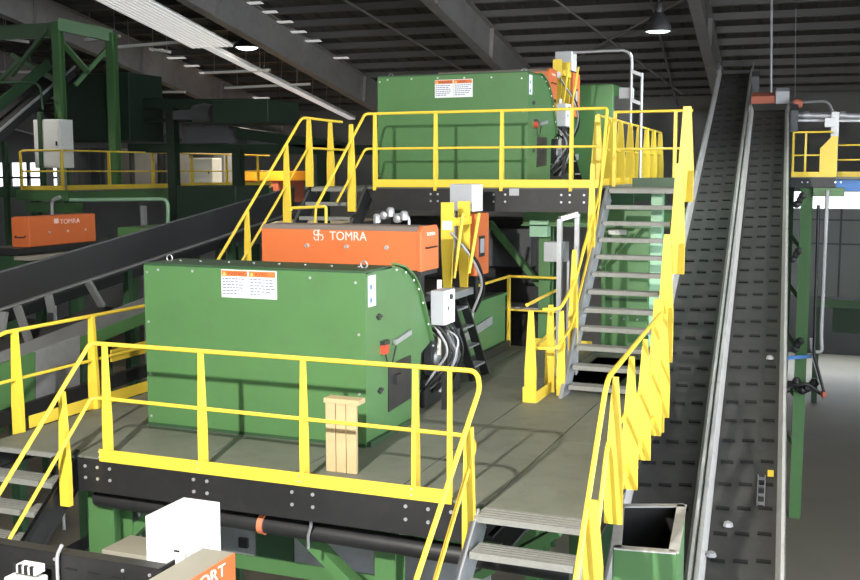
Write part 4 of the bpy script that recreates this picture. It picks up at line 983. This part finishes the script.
# ================================================================== RIGHT CATWALK
CY = 26.0
rc0, rc1 = P(791, 177, y=CY), P(836, 177, y=CY)
rp = thing('catwalk_platform', 'raised catwalk on a green column beside the head of the inclined belts', 'catwalk', (rc0.x+1, CY+.5, GROUND))
rz = rc0.z
m = MB(); m.box(rc0.x, CY, rz-.05, rc1.x+3.0, CY+1.2, rz); m.build('deck_plate', 'deck', rp)
m = MB(); m.box(rc0.x, CY-.02, rz-.24, rc1.x, CY, rz-.02); m.build('edge_channel', 'black_steel', rp)
m = MB(); m.box(rc0.x+.5, CY+.02, rz-.45, rc1.x+.2, CY+.2, rz-.25); m.build('crossbeam', 'green', rp)
m = MB(); m.box(rc1.x-.05, CY+.3, rz-.32, rc1.x+3, CY+.42, rz-.06); m.build('edge_beam', 'blue', rp)
cxr = P(803, 300, y=CY+.3).x
m = MB(); m.ibeam((cxr, CY+.3, GROUND), (cxr, CY+.3, rz-.25), .26, .26, .02, Y); m.build('column', 'green', rp)
m = MB(); m.ibeam((cxr-.42, CY+.9, GROUND), (cxr-.42, CY+.9, rz-.25), .2, .2, .02, Y); m.build('column', 'green_dark', rp)
for z in (1.2, .0, -1.2, -2.4, -3.6):
    m = MB(); m.bar((cxr-.42, CY+.8, z), (cxr, CY+.4, z-.5), .05, .08); m.build('lacing', 'green', rp)
bolts([(rc0.x+.25+.12*k, CY-.025, rz-.12) for k in (0, 1, 6, 7)], .02, 'y', rp)
railing('yellow railing with a broad end plate on the catwalk beside the belt heads',
    [[(rc0.x, CY, rz+1.03), (rc1.x-.1, CY, rz+1.03)], [(rc1.x, CY+1.1, rz+.75), (rc1.x+2.6, CY+1.1, rz+.75)]], [[(rc0.x, CY, rz+.5), (rc1.x-.1, CY, rz+.5)], [(rc1.x, CY+1.1, rz+.4), (rc1.x+2.6, CY+1.1, rz+.4)]],
    [(rc0.x+.03, CY, rz, rz+1.03, X, dict(wt=.08, wb=.1)), (rc0.x+.3, CY, rz, rz+1.03, X, dict(wt=.05, wb=.06))],
    [((rc0.x, CY-.03, rz), (rc1.x, CY-.03, rz), .12), ((rc1.x, CY+1.12, rz), (rc1.x+2.6, CY+1.12, rz), .12)], r=.024)
m = MB(); a = P(819, 177, y=CY-.05); b = P(838, 136, y=CY-.05); m.prism([(a.x, CY-.05, rz+.02), (b.x, CY-.05, rz+.02), (b.x, CY-.05, b.z), (b.x-.12, CY-.05, b.z), (a.x, CY-.05, b.z-.28)], (0, 0, 0), (0, .02, 0))
tag(m.build('end_plate', 'yellow'), 'broad yellow plate with a clipped corner on the catwalk railing', 'guard plate')
hq = thing('galvanised_pipe', 'horizontal galvanised pipe run above the catwalk railing', 'pipe', P(820, 116, y=CY+.6))
m = MB(); m.tube([P(795, 115.5, y=CY+.6), P(870, 116.5, y=CY+.6)], .075, 12); m.build('pipe', 'galv', hq)
for px in (806, 843):
    q = P(px, 115.5, y=CY+.6); m = MB(); m.tube([q+V((-.06, 0, 0)), q+V((.06, 0, 0))], .1, 12); m.build('coupling', 'galv', hq)
m = MB(); m.tube([P(793, 120.5, y=CY+.6), P(870, 121, y=CY+.6)], .03, 8); m.build('conduit', 'label_white', hq)
m = MB(); m.tube(rpath([P(790, 103, y=CY+.5), P(828, 101, y=CY+.5), P(833, 112, y=CY+.5)], .3), .03, 8); m.build('conduit', 'galv', hq)
m = MB(); q = P(832, 123, y=CY+.5); m.box(q.x-.16, CY+.4, q.z-.1, q.x+.08, CY+.5, q.z+.12); tag(m.build('junction_box', 'galv', None, .008), 'small grey box under the galvanised pipe on the catwalk', 'electrical box')
m = MB(); a = P(834, 112, y=CY+.45); m.box(a.x-.05, CY+.42, rz, a.x+.12, CY+.5, a.z); tag(m.build('box_stand', 'galv'), 'flat galvanised stanchion carrying the small grey box on the catwalk', 'post')
# pipe, conduit and drive below the catwalk
cv = thing('white_downpipe', 'thin white pipe dropping beside the tall green column', 'pipe', P(817, 375, y=CY-.2))
m = MB(); m.tube(rpath([P(827.5, 190, y=CY-.2), P(821, 338, y=CY-.2), P(822, 352, y=CY-.2), P(812, 352, y=CY-.2), P(811, 338, y=CY-.2)], .1), .045, 8); m.build('pipe', 'hose_grey', cv)
m = MB(); m.tube([P(818.5, 205, y=CY-.25), P(814, 355, y=CY-.25), P(824, 392, y=CY-.25)], .035, 8); m.build('cable', 'rubber', cv)
m = MB(); m.bar(P(813, 356, y=CY-.2), P(823, 390, y=CY-.2), .07, .09, Y); m.build('bracket', 'galv', cv)
m = MB(); q = P(823, 394, y=CY-.2); m.lathe(q, [(.05, -.06), (.11, 0), (.05, .08)], 10, 'x'); m.build('end_float', 'red_brown', cv)
bl = MB(); bl.bar(P(787, 358, y=CY-.1), P(812, 356, y=CY-.1), .06, .08); tag(bl.build('blue_pipe', 'blue'), 'short blue air pipe crossing the tall green column', 'pipe')
dv = thing('side_drive', 'black gear drive with cables beside the foot of the green column', 'motor', P(798, 388, y=CY-.1))
q = P(798, 386, y=CY-.1)
for k in range(6):
    m = MB(); c = q+V((-.3+.13*k, .05*(k % 2), -.1+.09*(k % 3))); m.lathe(c, [(.06, -.1), (.12, 0), (.06, .12)], 10, 'xyz'[k % 3]); m.build('gear_housing', 'black_steel', dv)
m = MB(); m.tube(rpath([q+V((-.4, 0, .2)), q+V((-.1, -.1, .0)), q+V((.2, -.1, .1)), q+V((.5, 0, -.15))], .2), .04, 7); m.build('cable', 'rubber', dv)
for (px, py) in ((793, 255), (797, 200), (795, 345)):
    q = P(px, py, y=CY+.1); m = MB()
    for k in range(3): m.lathe(q+V((.06*k, 0, .1*k-.1)), [(.03, -.07), (.09, -.04), (.09, .04), (.03, .07)], 10, 'yxy'[k])
    tag(m.build('cable_coil', 'rubber'), 'black coiled cable hanging on the tall green column', 'cable', 'cable coils on the column')
# horizontal green girt on the back right
gb_ = thing('green_beam', 'long green horizontal beam with a hanging dark panel far behind the green column', 'beam', P(840, 307, y=40))
bm_ = MB(); bm_.box(P(813, 305, y=40).x, 40, P(813, 307, y=40).z, 6, 40.15, P(813, 299, y=40).z); bm_.build('beam', 'green', gb_)
bm_ = MB(); bm_.box(P(832, 330, y=40.2).x, 40.15, P(830, 332, y=40.2).z, 6, 40.25, P(830, 307, y=40.2).z); bm_.build('hanging_panel', 'green_dark', gb_)
bm_ = MB(); q = P(816, 307, y=40); bm_.box(q.x-.05, 40, GROUND, q.x+.15, 40.2, q.z); bm_.build('post', 'green_dark', gb_)

# ================================================================== LAMPS AND ROOF SERVICES
def roofz(x, y): return H+(10.1-gN.x*x-gN.y*y)/gN.z
def highbay(label, loc, power, col, glow='glow_green', rad=.26, group=None, rodto=None, bulge=.012, soft=.2):
    loc = V(loc)
    t = thing('high_bay_lamp', label, 'lamp', loc, group)
    m = MB(); n = 24
    prof = [(rad, 0), (rad*.98, .06), (rad*.8, .2), (rad*.45, .32), (rad*.28, .36), (rad*.3, .5), (rad*.1, .56)]
    vs = []; 
    m.lathe(loc, prof, n); m.f.pop(-2); m.sm.pop(-2)
    m.build('shade', 'black_steel', t)
    m = MB(); m.lathe(loc, [(rad*.35, -bulge), (rad*.7, -bulge*.5), (rad*.9, .02), (rad*.9, .03)], n); m.build('lens', glow, t)
    m = MB(); m.tube([loc+V((0, 0, .55)), V((loc.x, loc.y, roofz(loc.x, loc.y)))], .012, 6); m.build('rod', 'black_steel', t)
    l = bpy.data.lights.new('lamp_light', 'SPOT'); l.energy = power; l.color = col; l.spot_size = radians(150); l.spot_blend = .5; l.shadow_soft_size = soft
    o = bpy.data.objects.new('lamp_light', l); COL.objects.link(o); o.parent = t; o.location = (0, 0, -.03-bulge)
    return t
highbay('dark domed high bay lamp hanging over the upper landing with a lit lens', P(658, 32, y=20.5), 500, (.85, 1, .9), rodto=2.2)
highbay('glowing high bay lamp hanging before the grey girder behind the gantry', P(247, 48, y=32), 2600, (1, .86, .66), 'glow', .42, rodto=2.5, bulge=.07)
highbay('added unseen high bay lamp above the aisle between the two hoods', (-9.5, 12.5, 7.5), 500, (1, .97, .9), 'glow', rodto=2.0)  # out of view, added as fill light for the platforms
highbay('added unseen high bay lamp over the feed end of the upper platform', (-2.0, 10.6, 7.6), 250, (1, .98, .93), 'glow', rodto=2.0)  # unseen lamp put in for general brightness over the decks
highbay('added unseen high bay lamp above the rising conveyor of the left line', (-15.2, 12.6, 6.5), 420, (1, .82, .55), 'glow', rodto=2.0)  # unseen warm lamp added to brighten the distant orange housing
highbay('added unseen high bay lamp beside the inclined belts over the near open floor', (2.2, 8.0, 6.0), 500, (1, .98, .94), 'glow', .4, soft=.5)  # lamp added out of view to lighten the hood's right face
highbay('added unseen high bay lamp over the open floor by the catwalk', (4.5, 22, 6.0), 2200, (1, .97, .92), 'glow', rodto=2.0)  # added beyond the frame to light the catwalk column and open floor
highbay('added unseen high bay lamp above the distant left platform', (-22.5, 20.8, 6.3), 700, (1, .95, .86), 'glow')  # unseen, added to brighten the white cabinet on the distant platform
highbay('warm lamp above the loading machine', (-21, 36.5, 4.6), 2200, (1, .78, .45), 'glow', rodto=1.0)
# work floodlight on a stand behind the viewer's left: the hard shadows come from here
FL = V((-3.04, -.2, 4.6))
fl_ = thing('flood_light', 'work floodlight on a tall stand facing the lower sorter', 'lamp', (FL.x, FL.y, GROUND))
aim = (V((-4.6, 9.0, .6))-FL).normalized(); sx = aim.cross(Z).normalized(); su = sx.cross(aim)
m = MB(); m.obox(FL-aim*.14, sx, aim, su, .5, .12, .36); m.build('housing', 'black_steel', fl_)
m = MB(); m.tube([V((FL.x, FL.y-.16, GROUND)), FL-aim*.16], .04, 8); m.build('mast', 'galv', fl_)
m = MB(); m.obox(FL-aim*.075, sx, aim, su, .44, .01, .3); m.build('lens', 'glow', fl_)
l = bpy.data.lights.new('flood_light_lamp', 'SPOT'); l.energy = 7600; l.color = (1, .97, .9); l.spot_size = radians(66); l.spot_blend = .35; l.shadow_soft_size = .09
o = bpy.data.objects.new('flood_light_lamp', l); COL.objects.link(o); o.parent = fl_
o.location = FL-V(fl_['_w']); o.rotation_euler = aim.to_track_quat('-Z', 'Y').to_euler()

# bright ribbed tray and cable tray along roof slope
def Gp(px, py, upp):
    d = fwd+rgt*((px-430)/F)-upv*((py-290)/F); return CAM+d*(upp/d.dot(gN))
u_ = 9.0
l0 = (Gp(95, 0, u_)-CAM).dot(gn); l1 = (Gp(148, 0, u_)-CAM).dot(gn); s0_ = (Gp(120, 0, u_)-CAM).dot(gd)-3; s1_ = (Gp(205, 48, u_)-CAM).dot(gd)
nr = 9
sky = struct(thing('ceiling_skylight', '', '', G(l0, s0_, u_), kind='structure'))
for k in range(nr):
    la = l0+(l1-l0)*k/nr; m = MB(); m.prism([G(la, s0_, u_), G(la+(l1-l0)/nr*.72, s0_, u_), G(la+(l1-l0)/nr*.72, s0_, u_+.06), G(la, s0_, u_+.06)], (0, 0, 0), gd*(s1_-s0_)); m.build('skylight_rib', 'skylight_glare', sky)
m = MB(); m.prism([G(l0, s0_, u_+.06), G(l1, s0_, u_+.06), G(l1, s0_, u_+.09), G(l0, s0_, u_+.09)], (0, 0, 0), gd*(s1_-s0_)); m.build('skylight_sheet', 'tray', sky)
cy = thing('glow_tray', 'long cable tray with glare given as glow, hung along the roof slope toward the upper hood', 'glowing tray', G(-15, 30, 7.3))
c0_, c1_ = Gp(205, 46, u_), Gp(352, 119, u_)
m = MB(); m.bar(c0_, c1_, .32, .05, gN); m.build('glare_sheet', 'skylight_glare', cy)  # white glare on the cable tray is put in as a glowing sheet
for k in (-1, 1):
    m = MB(); m.bar(c0_+gn*(.16*k)+gN*.06, c1_+gn*(.16*k)+gN*.06, .02, .12, gN); m.build('side_rail', 'tray', cy)
for k in range(1, 9):
    q = c0_.lerp(c1_, k/9); m = MB(); m.tube([q, q+gN*1.3], .012, 5); m.build('hanger_rod', 'galv', cy)
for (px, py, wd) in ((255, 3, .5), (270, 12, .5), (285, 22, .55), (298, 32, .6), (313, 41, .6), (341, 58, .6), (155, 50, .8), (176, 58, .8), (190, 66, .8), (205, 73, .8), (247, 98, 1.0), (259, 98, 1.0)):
    q = Gp(px, py, 10.05); m = MB(); m.obox(q, gn, gd, gN, wd, .22, .02); m.build('light_slot', 'skylight_glare', ceil)
# white painted bars under the roof at left
for (pa, pb, y) in (((118, 47), (190, 41), 34), ((135, 82), (160, 82), 40), ((135, 92), (185, 92), 42), ((150, 49), (170, 52), 36), ((205, 73), (270, 70), 40), ((225, 88), (310, 84), 43), ((0, 32), (40, 28), 30), ((0, 38), (28, 42), 33), ((85, 40), (120, 36), 36), ((0, 72), (36, 72), 36)):
    while P(*pa, y=y).z > roofz(P(*pa, y=y).x, y)-1.0: y -= .5
    a, b = P(*pa, y=y), P(*pb, y=y); m = MB(); m.bar(a, b, .12, .09)
    t = thing('strip_pipe', 'white painted service pipe strung across the roof at upper left', 'pipe', a, 'white service pipes below the roof'); m.build('pipe', 'white_paint', t)
    for k in (0.15, .85):
        q = a.lerp(b, k); m = MB(); m.tube([q, q+V((0, 0, .9))], .015, 5); m.build('hanger', 'galv', t)
# conduit drops from roof at right
for (px, p0, p1, y) in ((772, 0, 95, 30), (796, 48, 98, 34)):
    m = MB(); m.tube([P(px, p0-40, y=y), P(px-1, p1, y=y)], .035 if px < 780 else .012, 6); tag(m.build('conduit_drop', 'galv'), 'vertical conduit dropping from the roof behind the inclined belts' if px < 780 else 'hair thin hanger wire from the roof above the catwalk', 'conduit')

for o in bpy.data.objects:
    if '_w' in o: del o['_w']
